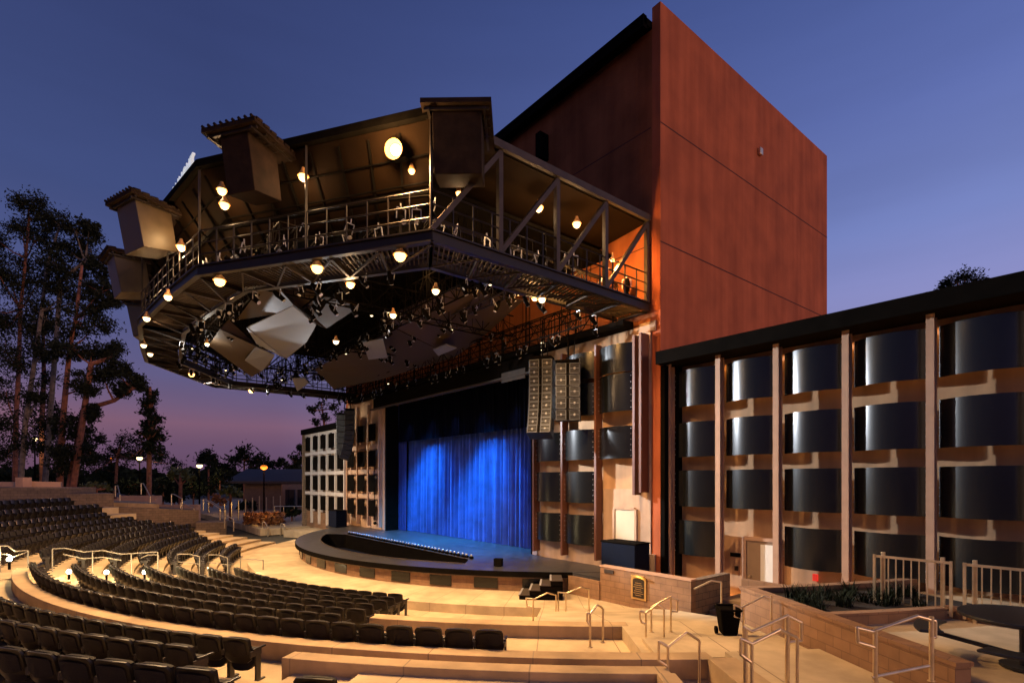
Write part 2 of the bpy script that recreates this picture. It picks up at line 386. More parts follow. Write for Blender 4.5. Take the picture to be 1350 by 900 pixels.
nend = {0: 32.5, 1: 33.5, 2: 34.5, 3: 35, 4: 36, 5: 36, 6: 45.0, 7: 36, 8: 36, 9: 39.6}
fend = {0: -26.7, 1: -28, 2: -31, 3: -34, 4: -38, 5: -41, 6: -41, 7: -41, 8: -41, 9: -41}
PIT = .58
for i, (nm, r, z) in enumerate(NZ):
    da = math.degrees(PIT / r); a = nend[i] - da / 2; k = 0
    while a > 2.6:
        seats.append((r, a, z, 'near', nm, k, a - da <= 2.6)); a -= da; k += 1
    a = -6.0; k = 0
    while a > fend[i]:
        seats.append((r, a, z if i < 7 else [-3.46, -3.24, -2.95][i - 7], 'far', nm, k, a - da <= fend[i])); a -= da; k += 1
for nm, r, z, e in (('eleventh', 30.3, -2.42, -42), ('topmost', 31.9, -1.98, -41)):
    da = math.degrees(PIT / r); a = -6.0; k = 0
    while a > e: seats.append((r, a, z, 'far', nm, k, a - da <= e)); a -= da; k += 1
seats.append((29.0, 41.6, -3.06, 'single', 'left', 0, False)); seats.append((29.05, 45.1, -3.06, 'single', 'right', 0, False))
vis = []
for sdt in seats:
    p = pol(sdt[0], sdt[1], sdt[2]); px = pxof(p)
    if depth(p) > 2 and -60 < px < 1400: vis.append((depth(p), sdt, p))
vis.sort(key=lambda t: t[0])
used = False
sm = {}
for d_, (r, a, z, sec, nm, k, last), p in vis[:300]:
    if not used: o = proto; used = True
    else: o = dup(psnap)
    o.location = p; o.rotation_euler = (0, 0, R(a) + random.uniform(-.025, .025))
    if sec == 'single':
        o['label'] = 'single dark seat alone on the pale floor, %s one at the bottom edge' % nm
        o['category'] = 'seat'; continue
    side = 'near block' if sec == 'near' else 'far block beyond aisle'
    if k == 0 or last:
        e = ('outer right end' if k == 0 else 'aisle end') if sec == 'near' else ('aisle end' if k == 0 else 'outer end')
        o['label'] = 'tip-up seat at the %s of the %s row, %s' % (e, nm, side)
    else:
        o['label'] = 'dark tip-up seat inside the %s row from the stage, %s' % (nm, side)
        o['group'] = 'seats inside the %s row, %s' % (nm, side)
far = MB()
tmpl = []
for ch in kids(proto) + [g2 for c in kids(proto) for g2 in kids(c)]:
    tmpl.append((list(v.co.copy() for v in ch.data.vertices), [tuple(pp.vertices) for pp in ch.data.polygons]))
for d_, (r, a, z, sec, nm, k, last), p in vis[300:]:
    mt = Matrix.Rotation(R(a), 3, 'Z')
    for vs, fs in tmpl: far.add([mt @ v + p for v in vs], fs)
if vis[300:]:
    tag(far.build('theatre_seat', M['seatshell'], smooth=True), 'distant curved rows of dark seats beyond the aisle', 'seats', kind='stuff')

# ------------------------------------------------------------------ stage
st = empty('stage', (CX, 12, GZ), 'round black thrust stage with blue lit floor and block base', 'stage')
ZS = -3.375
def circ(r, z, a0=-90, a1=90, n=90): return [pol(r, a0 + (a1 - a0) * i / n, z) for i in range(n + 1)]
# deck with the crescent pit left open: build as strips
dk = MB(); vs = []; fs = []
pr = 14.1; py_ = 12.95
def pit_in(x): # half circle front edge y and back edge y of the pit at x
    dx = x - CX
    if abs(dx) >= 7.6: return None
    yf = CY - math.sqrt(pr * pr - dx * dx)
    t = abs(dx) / 7.6
    yb = py_ if t < .86 else py_ - (py_ - yf) * ((t - .86) / .14) ** 2 * .9
    return (yf, yb) if yb > yf + .02 else None
N = 240; x0, x1 = CX - 15.35, CX + 15.35
def deckcol(xa, xb, ya0, ya1, yb0, yb1):
    if ya1 - ya0 < .001 and yb1 - yb0 < .001: return
    for zt in (ZS,): dk.add([(xa, ya0, zt), (xb, yb0, zt), (xb, yb1, zt), (xa, ya1, zt)], [(0, 1, 2, 3)])
BK = 19.5
for i in range(N):
    xa = x0 + (x1 - x0) * i / N; xb = x0 + (x1 - x0) * (i + 1) / N
    fa = CY - math.sqrt(max(0, 15.4 ** 2 - (xa - CX) ** 2)); fb = CY - math.sqrt(max(0, 15.4 ** 2 - (xb - CX) ** 2))
    lim = 16.0 if not (-33.2 < (xa + xb) / 2 < -18.1) else BK
    fa = min(fa, lim); fb = min(fb, lim)
    pa, pb = pit_in(xa), pit_in(xb)
    if pa and pb: deckcol(xa, xb, fa, pa[0], fb, pb[0]); deckcol(xa, xb, pa[1], lim, pb[1], lim)
    else: deckcol(xa, xb, fa, lim, fb, lim)
dk.build('deck', M['deck'], st)
ar = math.degrees(math.asin(11.9 / 15.4))
rm = MB(arc=True); rm.arc(15.28, 15.42, -58.7, 58.7, ZS - .20, ZS - .003, step=1); rm.build('rim', M['black'], st)
fc = MB(arc=True); fc.arc(15.05, 15.18, -58.7, 58.7, GZ, ZS - .2, step=1); fc.build('fascia', M['cmu'], st)
led = MB(arc=True); led.arc(15.02, 15.30, -58.7, 58.7, ZS - .27, ZS - .2, step=1); led.build('trim', M['cmudark'], st)
a = -55
while a < 52:
    MB(arc=True).arc(15.17, 15.215, a, a + 3.5, GZ + .07, ZS - .3, step=1).build('vent_panel', M['panel'], st); a += 7.0
# pit: floor and walls
pit = empty('orchestra_pit', (CX, 11, -4.6), 'dark crescent orchestra pit sunk into the stage deck', 'pit')
w = MB(); n = 60; fr = []; bk = []
for i in range(n + 1):
    x = CX - 7.58 + 15.16 * i / n; q = pit_in(x) or (CY - math.sqrt(pr * pr - (x - CX) ** 2),) * 2; fr.append((x, q[0])); bk.append((x, q[1]))
loop = fr + bk[::-1]
for (p, q) in zip(loop, loop[1:] + loop[:1]): w.add([(p[0], p[1], -4.9), (q[0], q[1], -4.9), (q[0], q[1], ZS), (p[0], p[1], ZS)], [(0, 1, 2, 3)])
w.build('wall', M['black'], pit)
f2 = MB().prism([(p[0], p[1]) for p in fr[::4]] + [(p[0], p[1]) for p in bk[::-4]], -4.95, -4.2); f2.build('floor', M['black'], pit)
nz_ = MB()
for p, q in zip(fr, fr[1:]): nz_.bar((p[0], p[1], ZS + .012), (q[0], q[1], ZS + .012), .06, .03)
nz_.bar((CX - 7, py_, ZS + .012), (CX + 7, py_, ZS + .012), .05, .03)
nz_.build('nosing', M['greysteel'], pit)
fp = empty('footlight', (0, 0, 0), 'small pale footlight on the rear edge of the orchestra pit', 'footlight', 'row of footlights along the pit edge')
MB().box((0, 0, .05), (.16, .14, .10)).build('base', M['black'], fp)
hd = MB(); hd.ball((0, 0, .15), .055, 8, 6); hd.build('lamp_head', M['chrome'], fp, smooth=True)
fs_ = snapshot(fp)
for i in range(42):
    o = fp if i == 0 else dup(fs_)
    x = CX - 6.5 + 13.2 * i / 41; o.location = (x + random.uniform(-.03, .03), py_ + .16, ZS); o.rotation_euler = (0, 0, random.uniform(-.3, .3))
# deck side wings (rectangular) up to the block walls
for sgn in (1, -1):
    xo = CX + sgn * 13.2
    xe = CX + sgn * 11.7
    d2 = MB(); d2.ab(min(xe, xo), max(xe, xo), 14.08, 15.97, GZ, ZS - .006); d2.build('side_deck', M['deck'], st)
    MB().ab(min(xe, xo), max(xe, xo), 13.95, 14.075, GZ, ZS - .12).build('side_wall', M['cmu'], st)
# monitor on stage
mo = empty('stage_monitor', atz(657, 746, ZS), 'small dark floor monitor standing alone on the blue lit stage', 'monitor')
q = WL[mo]; MB().box(q + Vector((0, 0, .16)), (.34, .2, .3), rz=.6).build('cabinet', M['black'], mo, bevel=.02); MB().tube(q, q + Vector((0, 0, .04)), .15).build('base', M['black'], mo)
# steps at the stage side
ss = empty('stage_steps', pol(16, 46, GZ), 'black portable steps with pale tread edges against the stage front', 'steps')
for i in range(4):
    a0 = 43.2 + i * 1.25
    MB(arc=True).arc(15.5, 16.6, a0, 48.4, GZ + i * .17, GZ + (i + 1) * .17 - .03, step=1).build('riser', M['black'], ss)
    MB(arc=True).arc(15.48, 16.62, a0 - .06, a0 + 1.3 if i < 3 else 48.4, GZ + (i + 1) * .17 - .028, GZ + (i + 1) * .17, step=1).build('tread', M['greysteel'], ss)
    MB(arc=True).arc(15.48, 16.62, a0 - .1, a0 + .12, GZ + (i + 1) * .17 + .001, GZ + (i + 1) * .17 + .012, step=1).build('nosing', M['chrome'], ss)

# curtain
ct = empty('stage_curtain', (CX, 17.2, ZS), 'full width royal blue pleated velvet curtain at the back of the stage opening', 'curtain')
def drape(x0, x1, y, z0, z1, n, amp, seed):
    rnd = random.Random(seed); ph = []; x = 0.0
    pts = []
    per = .32; u = 0; xs = []
    N = n
    f1 = [rnd.uniform(.8, 1.3) for _ in range(400)]
    acc = 0
    for i in range(N + 1):
        t = i / N; xx = x0 + (x1 - x0) * t
        acc += (x1 - x0) / N / (.30 * f1[int(t * 60)])
        pts.append((xx, acc * 2 * PI, f1[int(t * 97) + 100]))
    vs = []; fs = []; K = 10
    for j in range(K + 1):
        z = z0 + (z1 - z0) * j / K
        for (xx, a, f) in pts:
            w_ = amp * (1.15 - .45 * j / K) * f
            vs.append((xx + .04 * math.sin(a * .5 + j * .15), y - w_ * math.sin(a + .12 * math.sin(j * .7 + a * .05)) - .03 * math.sin(a * 2.3 + j * .2), z))
    for j in range(K):
        for i in range(N): b = j * (N + 1) + i; fs.append((b, b + 1, b + N + 2, b + N + 1))
    return MB().add(vs, fs)
drape(-32.2, -18.1, 17.3, ZS + .02, 5.4, 1100, .17, 3).build('drape', M['curtain'], ct, smooth=True)
drape(-33.0, -31.9, 16.9, ZS + .02, 5.2, 80, .06, 5).build('side_leg', mat('navy_velvet', (.012, .02, .12), .85, noise=.3), ct, smooth=True)
drape(-32.6, -18.0, 16.75, 2.5, 5.3, 500, .05, 8).build('valance', mat('shade_black_velvet', (.002, .0025, .006), .95, spec=.05), ct, smooth=True)  # valance hung low and blackened to stand in for shade at the curtain top

# ------------------------------------------------------------------ stage tower
tw = empty('stage_tower', (CX, 23, GZ), 'tall windowless brick red stage tower with horizontal joints', 'tower')
XE, XW = -11.43, -39.87
YF, YB = 16.0, 30.4
b = MB(); b.ab(XE - .35, XE, YF - .0, YB, GZ, 16.85); b.build('side_wall', M['red'], tw)
b = MB(); b.ab(XW, XW + .35, YF, YB, GZ, 16.85); b.build('side_wall', M['red'], tw)
b = MB(); b.ab(XW + .35, XE - .35, YB - .35, YB, GZ, 16.3); b.build('rear_wall', M['red'], tw)
b = MB(); b.ab(XW + .35, XE - .35, YF + .003, YF + .4, 5.6, 16.1)
b.build('front_wall', M['redfront'], tw)
MB().ab(XW + .35, XE - .352, YF - .45, YB - .3, 16.1, 16.35).build('roof', M['black'], tw)
MB().ab(XW + .35, XE - .352, YF - .5, YF - .3, 15.95, 16.4).build('gutter', M['black'], tw)
sm_ = MB()
for z in (12.6, 8.4, 4.3): sm_.ab(XE + .0, XE + .004, YF, YB, z - .025, z + .025)

for z in (12.6, 8.4): sm_.ab(XW, XE - .4, YF - .002, YF + .01, z - .02, z + .02)
sm_.build('joint', M['seam'], tw)
MB().ab(XE, XE + .14, 23.0, 23.25, 14.1, 14.4).build('wall_lamp', M['steel'], tw, bevel=.03)
fb = MB(); fb.ab(-17.5, -17.2, 15.5, 16, 13.9, 15.0); fb.build('scupper', M['black'], tw)
# lower front: proscenium surround
b = MB()
for s in (1, -1):
    xi = CX + s * 7.5; xo = CX + s * 13.85
    b.ab(min(xi, xo), max(xi, xo), YF + .002, YF + .6, ZS - .76, 5.6)
b.ab(CX - 7.5, CX + 7.5, YF + .002, YF + .6, 4.95, 5.6)
b.build('stage_wall', M['ochre'], tw)
for s in (1, -1):
    xi = CX + s * 7.45; x2 = CX + s * (7.75 if s > 0 else 10.3)
    MB().ab(min(xi, x2), max(xi, x2), YF - .06, YF, ZS + .02, 4.9).build('pilaster', M['beige'], tw)
    x3, x4 = CX + s * 13.0, CX + s * 13.84
    MB().ab(min(x3, x4), max(x3, x4), YF - .05, YF, ZS - .76, 5.3).build('pilaster', M['beige'], tw)
MB().ab(-12.3, -11.6, YF - .07, YF - .0, 5.3, 5.65).build('corbel', M['beige'], tw)
# dark jambs
b = MB(); b.ab(-33.15, -32.9, YF - .02, 19.4, ZS, 4.95); b.ab(-18.4, -18.15, YF + .02, 19.4, ZS, 4.95); b.build('jamb', M['black'], tw)
b = MB(); b.ab(-33.8, -17.6, YF - .55, YF - .07, 4.75, 5.5); b.build('lintel', M['black'], tw, bevel=.02)
MB().ab(-19.8, -18.1, YF - .58, YF - .552, 4.5, 4.95).build('lintel_plate', M['greysteel'], tw)
MB().ab(-34.2, -17.6, YF - .62, YF - .40, 4.66, 4.74).build('lintel_trim', M['greysteel'], tw)
MB().ab(-33.2, -18, 19.4, 19.6, ZS, 5.5).build('back_wall', M['black'], tw)
# beige lit door region + scalloped baseboard on the right side
MB().ab(-17.7, -11.62, YF - .05, YF - .004, ZS + .0, ZS + .72).build('baseboard', M['beige'], tw)
MB().ab(-14.0, -12.0, YF - .045, YF - .003, ZS + .72, -.35).build('wall_panel', M['beige'], tw)
dr = MB().ab(-13.38, -12.5, YF - .10, YF - .05, ZS - .2, -1.13).build('door', M['door'], tw)
df = MB(); df.ab(-13.5, -13.4, YF - .13, YF - .05, ZS - .2, -1.08); df.ab(-12.48, -12.38, YF - .13, YF - .05, ZS - .2, -1.08); df.ab(-13.4, -12.48, YF - .13, YF - .05, -1.12, -1.02)
df.build('door_frame', M['beige'], tw)
# curved panels
def panel(parent, xa, xb, y, z0, z1, bow=.34, name='acoustic_panel', lean=0, m=None):
    n = 14; vs = []; fs = []
    for j, z in enumerate((z0, z1)):
        for i in range(n + 1):
            t = i / n; x = xa + (xb - xa) * t
            vs.append((x, y - bow * (1 - (2 * t - 1) ** 2) - lean * j, z))
    for i in range(n): fs.append((i, i + 1, n + 2 + i, n + 1 + i))
    o = MB().add(vs, fs).build(name, m or M['panel'], parent, smooth=True)
    return o
def bolts(mb, x, y, z0, z1, n=6):
    for i in range(n): mb.ball((x, y, z0 + (z1 - z0) * (i + .5) / n), .016, 5, 3)
RZ = [(2.52, 3.78), (.78, 1.97), (-.92, .32), (-2.58, -1.39)]
tx = [-17.75, -15.98, -14.12, -12.28]
bt = MB()
for ci in range(3):
    for ri, (z0, z1) in enumerate(RZ):
        if ci == 2 and ri in (2, 3): continue
        if ci == 2 and ri == 0: z1 = 3.9
        panel(tw, tx[ci] + .12, tx[ci + 1] - .12, YF - .30, z0, z1, .26); bolts(bt, tx[ci + 1] - .16, YF - .36, z0, z1); bolts(bt, tx[ci] + .14, YF - .36, z0, z1)
        if ri == 0: panel(tw, tx[ci] + .12, tx[ci + 1] - .12, YF - .30, 3.95, 5.0, .26)
for x in tx: 
    p = MB(); p.ab(x - .05, x + .05, YF - .42, YF - .06, ZS + .25 if x != tx[-1] else -.55, 5.2); p.build('post', M['rust'], tw)
p = MB(); p.ab(-11.98, -11.88, YF - .5, YF - .06, -.45, 5.2); p.build('post', M['rust'], tw)
# mirrored columns, stage left
lx = [CX * 2 - x for x in tx]
for ci in range(3):
    for ri, (z0, z1) in enumerate(RZ):
        panel(tw, lx[ci + 1] + .30, lx[ci] - .30, YF - .35, z0 + .1, z1, .10, m=M['black'])
for x in lx: MB().ab(x - .06, x + .06, YF - .3, YF - .06, ZS + .2, 5.2).build('post', M['beige'], tw)
for zz in [(a0 + b1) / 2 for (a0, _), (_, b1) in zip(RZ, RZ[1:])]:
    MB().ab(lx[3], lx[0], YF - .2, YF - .055, zz - .16, zz + .16).build('rail', M['beige'], tw)
MB().tube((-34.3, YF - .2, -2.8), (-34.3, YF - .2, 1.7), .04).build('pipe', M['black'], tw)
MB().ball((-34.3, YF - .2, -2.95), .12, 8, 6).build('pipe_weight', M['black'], tw)
bt.build('bolt', M['chrome'], tw)

# ------------------------------------------------------------------ side wings
def wing(sgn):
    if sgn > 0:
        X = lambda x: x
    else:
        X = lambda x: 2 * CX - x
    root = empty('side_wing', (X(-6), 16.5, GZ), 'long low right wing with black curved panels between tan posts' if sgn > 0 else 'far left wing with small black panels in a white-lit post grid', 'building')
    xe = 6.0 if sgn > 0 else -1.9
    def ab(mb, x0, x1, *a):
        u, v = sorted((X(x0), X(x1))); mb.ab(u, v, *a); return mb
    w = MB(); ab(w, -11.2, xe, 16.98, 17.6, GZ - .3, 4.3); w.build('wall', M['ochre'] if sgn > 0 else M['beige'], root)
    w = MB(); ab(w, -11.43, xe + .2, 15.75, 27, 4.28, 4.42); w.build('roof', M['black'], root)
    w = MB(); ab(w, -11.43, xe + .2, 15.72, 15.98, 4.02, 4.46); w.build('roof_fascia', M['black'], root)
    w = MB(); ab(w, xe - .3, xe, 17.6, 27, GZ - .3, 4.27); w.build('end_wall', M['cmu'], root)
    if sgn > 0:
        w = MB(); ab(w, -11.43, xe, 15.98, 17.25, 4.05, 4.27); w.build('soffit', M['black'], root)
        w = MB(); w.ab(-11.41, -11.25, 16.0, 17.3, GZ, 4.0); w.build('end_return', M['black'], root)
    posts = [-11.25 + 1.868 * i for i in range(int((xe + 11.25) / 1.868) + 1)]
    for i, x in enumerate(posts):
        if sgn > 0:
            w = MB(); w.ab(x - .085, x + .085, 16.22, 16.27, GZ, 4.05); w.ab(x - .085, x + .085, 16.43, 16.48, GZ, 3.98); w.ab(x - .03, x + .03, 16.27, 16.43, GZ, 3.98)
            w.build('post', M['post'], root)
        else:
            MB().ab(X(x) - .06, X(x) + .06, 15.9, 16.3, GZ + .4, 3.98).build('post', M['litpost'], root)
    bl = MB()
    for bi, (a_, b_) in enumerate(zip(posts, posts[1:])):
        for z0, z1 in RZ:
            if sgn > 0:
                if bi == 1 and z1 < -1: continue
                panel(root, a_ + .10, b_ - .10, 16.58, z0, z1, .30); bolts(bl, b_ - .13, 16.44, z0, z1); bolts(bl, a_ + .13, 16.44, z0, z1)
            else: panel(root, X(b_) + .27, X(a_) - .27, 16.0, z0 + .05, z1, .06, m=M['black'])
    if sgn > 0: bl.build('bolt', M['chrome'], root)
    else:
        for zz in [3.86] + [(a0 + b1) / 2 for (a0, _), (_, b1) in zip(RZ, RZ[1:])]:
            MB().ab(X(xe), X(-11.2), 15.95, 16.1, zz - .14, zz + .14).build('rail', M['litpost'], root)
        MB().ab(X(xe), X(-11.2), 16.1, 16.8, GZ, -2.75).build('plinth', M['cmu'], root)
        MB().ab(X(xe) - .1, X(xe) + .25, 15.8, 17.3, GZ, 4.2).build('end_pier', M['cmudark'], root)
    if sgn > 0:
        q0 = at(985, 710, 17.6); 
        d = MB().ab(-8.75, -7.80, 16.87, 16.93, GZ, -1.95).build('door', mat('tan_door', (.30, .20, .12), .5, noise=.1), root)
        MB().ab(-8.28, -7.82, 16.85, 16.868, GZ + .1, -2.05).build('door_light_patch', mat('light_patch_white', (.8, .76, .66), .5, noise=.05), d)  # pale strip painted where a patch of light falls on the door
        f = MB(); f.ab(-8.88, -8.75, 16.83, 16.98, GZ, -1.85); f.ab(-7.80, -7.68, 16.83, 16.98, GZ, -1.85); f.ab(-8.75, -7.80, 16.83, 16.98, -1.95, -1.84); f.build('door_frame', M['post'], root)
        MB().ball((-8.62, 16.84, -3.1), .04).build('handle', M['steel'], d)
        MB().ab(-9.35, -9.0, 16.945, 16.979, -2.55, -2.42).build('door_sign', M['black'], root)
        MB().ab(-9.2, -9.08, 16.945, 16.979, -3.0, -2.85).build('notice', M['bronze'], root)
        MB().ab(-6.75, -6.62, 16.9, 16.979, -2.98, -2.78).build('alarm_light', M['redlamp'], root)
    return root
wing(1); wing(-1)

# ------------------------------------------------------------------ canopy
cn = empty('lighting_canopy', (CX, 9, 6), 'huge dark polygonal lighting canopy jutting from the tower over the seats', 'canopy')
O = [(-11.84, 15.9), (-11.84, 7.0), (-18.2, 2.8), (-21.5, 2.35), (-25.65, 1.95), (-29.8, 2.35), (-33.1, 2.8), (-39.46, 7.0), (-39.46, 15.9)]
def inset(P, d):
    out = []
    n = len(P)
    for i in range(n):
        p = Vector(P[i]); 
        e1 = (p - Vector(P[i - 1])).normalized() if i else None
        e2 = (Vector(P[i + 1]) - p).normalized() if i < n - 1 else None
        n1 = Vector((e1.y, -e1.x)) if e1 else None; n2 = Vector((e2.y, -e2.x)) if e2 else None
        if n1 is None: q = p + n2 * d
        elif n2 is None: q = p + n1 * d
        else:
            b = (n1 + n2).normalized(); q = p + b * (d / max(.3, b.dot(n1)))
        out.append((q.x, q.y))
    return out
# path runs right wall -> front -> left wall; inside lies to the right-hand side of travel
I_ = inset(O, 1.5)
if (Vector(I_[3]) - Vector((CX, 9))).length > (Vector(O[3]) - Vector((CX, 9))).length: sg = -1
else: sg = 1
def ins(d): return inset(O, d * sg)
I_ = ins(1.5)
MB().prism(ins(0.0), 9.22, 9.38).build('roof', M['black'], cn)
for k, (p, q) in enumerate(zip(O, O[1:])): MB().bar((*p, 9.32), (*q, 9.32), .12, .22).build('roof_edge', M['greysteel'] if k == 0 else M['black'], cn)
# sloped soffit
f = MB(); A = ins(.12); B = ins(1.5)
for i in range(1, len(O) - 2):
    f.add([(*A[i], 9.2), (*A[i + 1], 9.2), (*B[i + 1], 7.45), (*B[i], 7.45)], [(0, 1, 2, 3)])
f.build('front_soffit', M['fascia'], cn, solid=.04)
rb_ = MB(); A2 = ins(.2); B2 = ins(1.45)
for i in range(1, len(O) - 2):
    L_ = (Vector(O[i + 1]) - Vector(O[i])).length; n = max(1, int(L_ / .85))
    for k in range(n + 1):
        t = k / n; a_ = Vector(A2[i]).lerp(Vector(A2[i + 1]), t); b_ = Vector(B2[i]).lerp(Vector(B2[i + 1]), t)
        rb_.bar((*a_, 9.08), (*b_, 7.42), .05, .09)
    for w_ in (.25, .55, .8):
        a_ = Vector(A2[i]).lerp(Vector(B2[i]), w_); b_ = Vector(A2[i + 1]).lerp(Vector(B2[i + 1]), w_); z_ = 9.0 - 1.66 * w_
        rb_.tube((*a_, z_), (*b_, z_), .025, n=6)
    rb_.tube((*A2[i], 7.3), (*B2[i + 1], 8.4), .03, n=6); rb_.bar((*ins(.5)[i], 7.6), (*ins(.5)[i + 1], 7.6), .09, .14)
rb_.build('soffit_rib', M['black'], cn)
f = MB(); A = ins(.15); B = ins(3.4)
for i in (0, len(O) - 2):
    f = MB(); f.add([(*A[i], 9.2), (*A[i + 1], 9.2), (*B[i + 1], 8.9), (*B[i], 8.9)], [(0, 1, 2, 3)])
    f.build('side_soffit', M['fascia'], cn, solid=.04)
# catwalk: outer and inner beams, grating, rails, posts
for (P, nm) in ((O, 'outer_beam'), (I_, 'inner_beam')):
    e = MB()
    for p, q in zip(P, P[1:]):
        e.bar((*p, 6.30), (*q, 6.30), .16, .04); e.bar((*p, 6.02), (*q, 6.02), .16, .04); e.bar((*p, 6.16), (*q, 6.16), .03, .26)
    e.build(nm, M['brownsteel'], cn)
gr = MB(); J = ins(.1); K = ins(1.4)
for a_, b_, c_, d_ in zip(J, J[1:], K, K[1:]):
    L_ = (Vector(b_) - Vector(a_)).length; n = int(L_ / .16)
    for i in range(n):
        t = (i + .5) / n
        p = Vector(a_).lerp(Vector(b_), t); q = Vector(c_).lerp(Vector(d_), t); gr.bar((*p, 6.12), (*q, 6.12), .035, .05)
gr.build('grating', M['grate'], cn)
cr = MB()
for a_, b_, c_, d_ in zip(J, J[1:], K, K[1:]):
    L_ = (Vector(b_) - Vector(a_)).length; n = max(1, int(L_ / 1.3))
    for i in range(n + 1):
        t = i / n; p = Vector(a_).lerp(Vector(b_), t); q = Vector(c_).lerp(Vector(d_), t); cr.bar((*p, 6.03), (*q, 6.03), .08, .12)
        if i < n:
            q2 = Vector(c_).lerp(Vector(d_), (i + 1) / n); cr.bar((*p, 5.99), (*q2, 5.99), .05, .05)
cr.build('cross_beam', M['grate'], cn)
def railrun(P, z0, h, mat_, nm, gap=.9, r=.022):
    m = MB()
    for p, q in zip(P, P[1:]):
        for k in (1, .66, .33): m.tube((*p, z0 + h * k), (*q, z0 + h * k), r, n=6)
        L_ = (Vector(q) - Vector(p)).length; n = max(1, int(L_ / gap))
        for i in range(n + 1):
            c = Vector(p).lerp(Vector(q), i / n); m.tube((*c, z0), (*c, z0 + h), r * 1.1, n=6)
    m.build(nm, mat_, cn)
railrun(ins(.06), 6.32, 1.05, M['brownsteel'], 'outer_railing', gap=.6); railrun(ins(1.46), 6.32, 1.05, M['brownsteel'], 'inner_railing')
pts = []
for k, (p, q) in enumerate(zip(O, O[1:])):
    L_ = (Vector(q) - Vector(p)).length; n = max(1, round(L_ / (2.5 if k == 0 else 4)))
    for i in range(n):
        a_ = Vector(p).lerp(Vector(q), i / n); b_ = Vector(p).lerp(Vector(q), (i + 1) / n)
        cc = Vector((CX, 9)); a2 = a_ + (cc - a_).normalized() * .08; b2 = b_ + (cc - b_).normalized() * .08
        MB().bar((*a2, 6.0), (*a2, 9.2), .14 if k == 0 else .06).build('post', M['greysteel'] if k == 0 else M['brownsteel'], cn)
        if k: continue
        dg = MB()
        if k in (0,): dg.bar((*a2, 9.15), (*b2, 6.35), .13)
        else: dg.bar((*a2, 6.35), (*b2, 9.1), .10)
        dg.build('brace', M['greysteel'] if k == 0 else M['brownsteel'], cn)
# inner ring truss + lighting bars
def truss(p, q, h, w, mat_, nm, bay=.8, r=.03):
    p = Vector(p); q = Vector(q); d = (q - p); Ln = d.length; d.normalize(); sd = Vector((-d.y, d.x, 0)) * (w / 2); up = Vector((0, 0, h))
    m = MB(); n = max(2, int(Ln / bay))
    cs = [sd, -sd, sd + up, -sd + up]
    for c in cs: m.tube(p + c, q + c, r, n=6)
    for i in range(n):
        a_ = p + d * (Ln * i / n); b_ = p + d * (Ln * (i + 1) / n)
        for s in (1, -1):
            c = sd * s
            if i % 2: m.tube(a_ + c, b_ + c + up, r * .6, n=5)
            else: m.tube(a_ + c + up, b_ + c, r * .6, n=5)
            m.tube(a_ + c, a_ + c + up, r * .6, n=5)
        m.tube(a_ + sd, b_ - sd, r * .5, n=5); m.tube(a_ + sd + up, a_ - sd + up, r * .5, n=5); m.tube(a_ + sd, a_ - sd, r * .5, n=5)
    if nm != 'ring_truss':
        rq = random.Random(int(Ln * 10))
        for i in range(n * 2):
            c = p + d * (Ln * rq.random()) + sd * rq.choice((-1, 1)); m.tube(c, Vector((c.x, c.y, 8.5)), .012, n=4)
            if rq.random() < .5: e_ = c + Vector((rq.uniform(-1, 1), rq.uniform(-1, 1), .1)); m.tube(c + up, e_ + up * .3, .014, n=4)
    m.build(nm, mat_, cn); return p, q
T = []
T.append(truss((-13.4, 10.0, 6.3), (-37.9, 10.0, 6.3), .9, .7, M['black'], 'cross_truss'))
T.append(truss((-13.4, 14.6, 5.6), (-37.9, 14.6, 5.6), .8, .6, M['black'], 'cross_truss'))
T.append(truss((-14.0, 6.9, 6.5), (-37.3, 6.9, 6.5), .6, .5, M['black'], 'cross_truss'))
T.append(truss((-16.6, 4.9, 6.9), (-34.7, 4.9, 6.9), .7, .5, M['brownsteel'], 'cross_truss'))
T.append(truss((-13.6, 12.3, 6.8), (-37.7, 12.3, 6.8), .7, .5, M['brownsteel'], 'cross_truss'))
T.append(truss((-19.0, 4.2, 6.4), (-19.0, 15.2, 6.4), .9, .7, M['black'], 'long_truss'))
T.append(truss((-25.6, 3.3, 6.4), (-25.6, 15.2, 6.4), .9, .7, M['black'], 'long_truss'))
T.append(truss((-32.3, 4.2, 6.4), (-32.3, 15.2, 6.4), .9, .7, M['black'], 'long_truss'))
for p, q in zip(I_, I_[1:]): truss((*p, 6.5), (*q, 6.5), .9, .1, M['brownsteel'], 'ring_truss', bay=.9, r=.025)
# underside ceiling so the sky is not seen through the middle
MB().prism(ins(1.75), 8.5, 8.6).build('ceiling', M['black'], cn)
# reflectors: folded clouds hung under the trusses
def cloud(pts_, m='cloud', fan=None):
    vs = [at(px, py, s) for px, py, s in pts_]
    n = len(vs); fs = [(0, i, i + 1) for i in range(1, n - 1)] if fan is None else fan
    MB().add(vs, fs).build('reflector', M[m], cn, solid=.04)
def cz(px, py, z): return (px, py, 709 * z / (632 - py))
cloud([cz(355, 364, 6.7), cz(474, 403, 6.5), cz(430, 432, 6.4), cz(416, 426, 6.3), cz(386, 402, 6.1), cz(360, 414, 6.2), cz(312, 421, 6.5)], 'cloudbrown')
cloud([cz(325, 431, 6.0), cz(386, 402, 6.25), cz(417, 427, 6.2), cz(404, 450, 6.0)], 'cloud')
cloud([cz(325, 431, 6.0), cz(404, 450, 6.0), cz(377, 472, 5.9)], 'cloud')
cloud([cz(290, 433, 6.1), cz(301, 421, 6.5), cz(338, 456, 6.2), cz(362, 467, 6.1), cz(354, 482, 6.1), cz(332, 496, 6.0), cz(275, 454, 6.2)], 'cloudbrown')
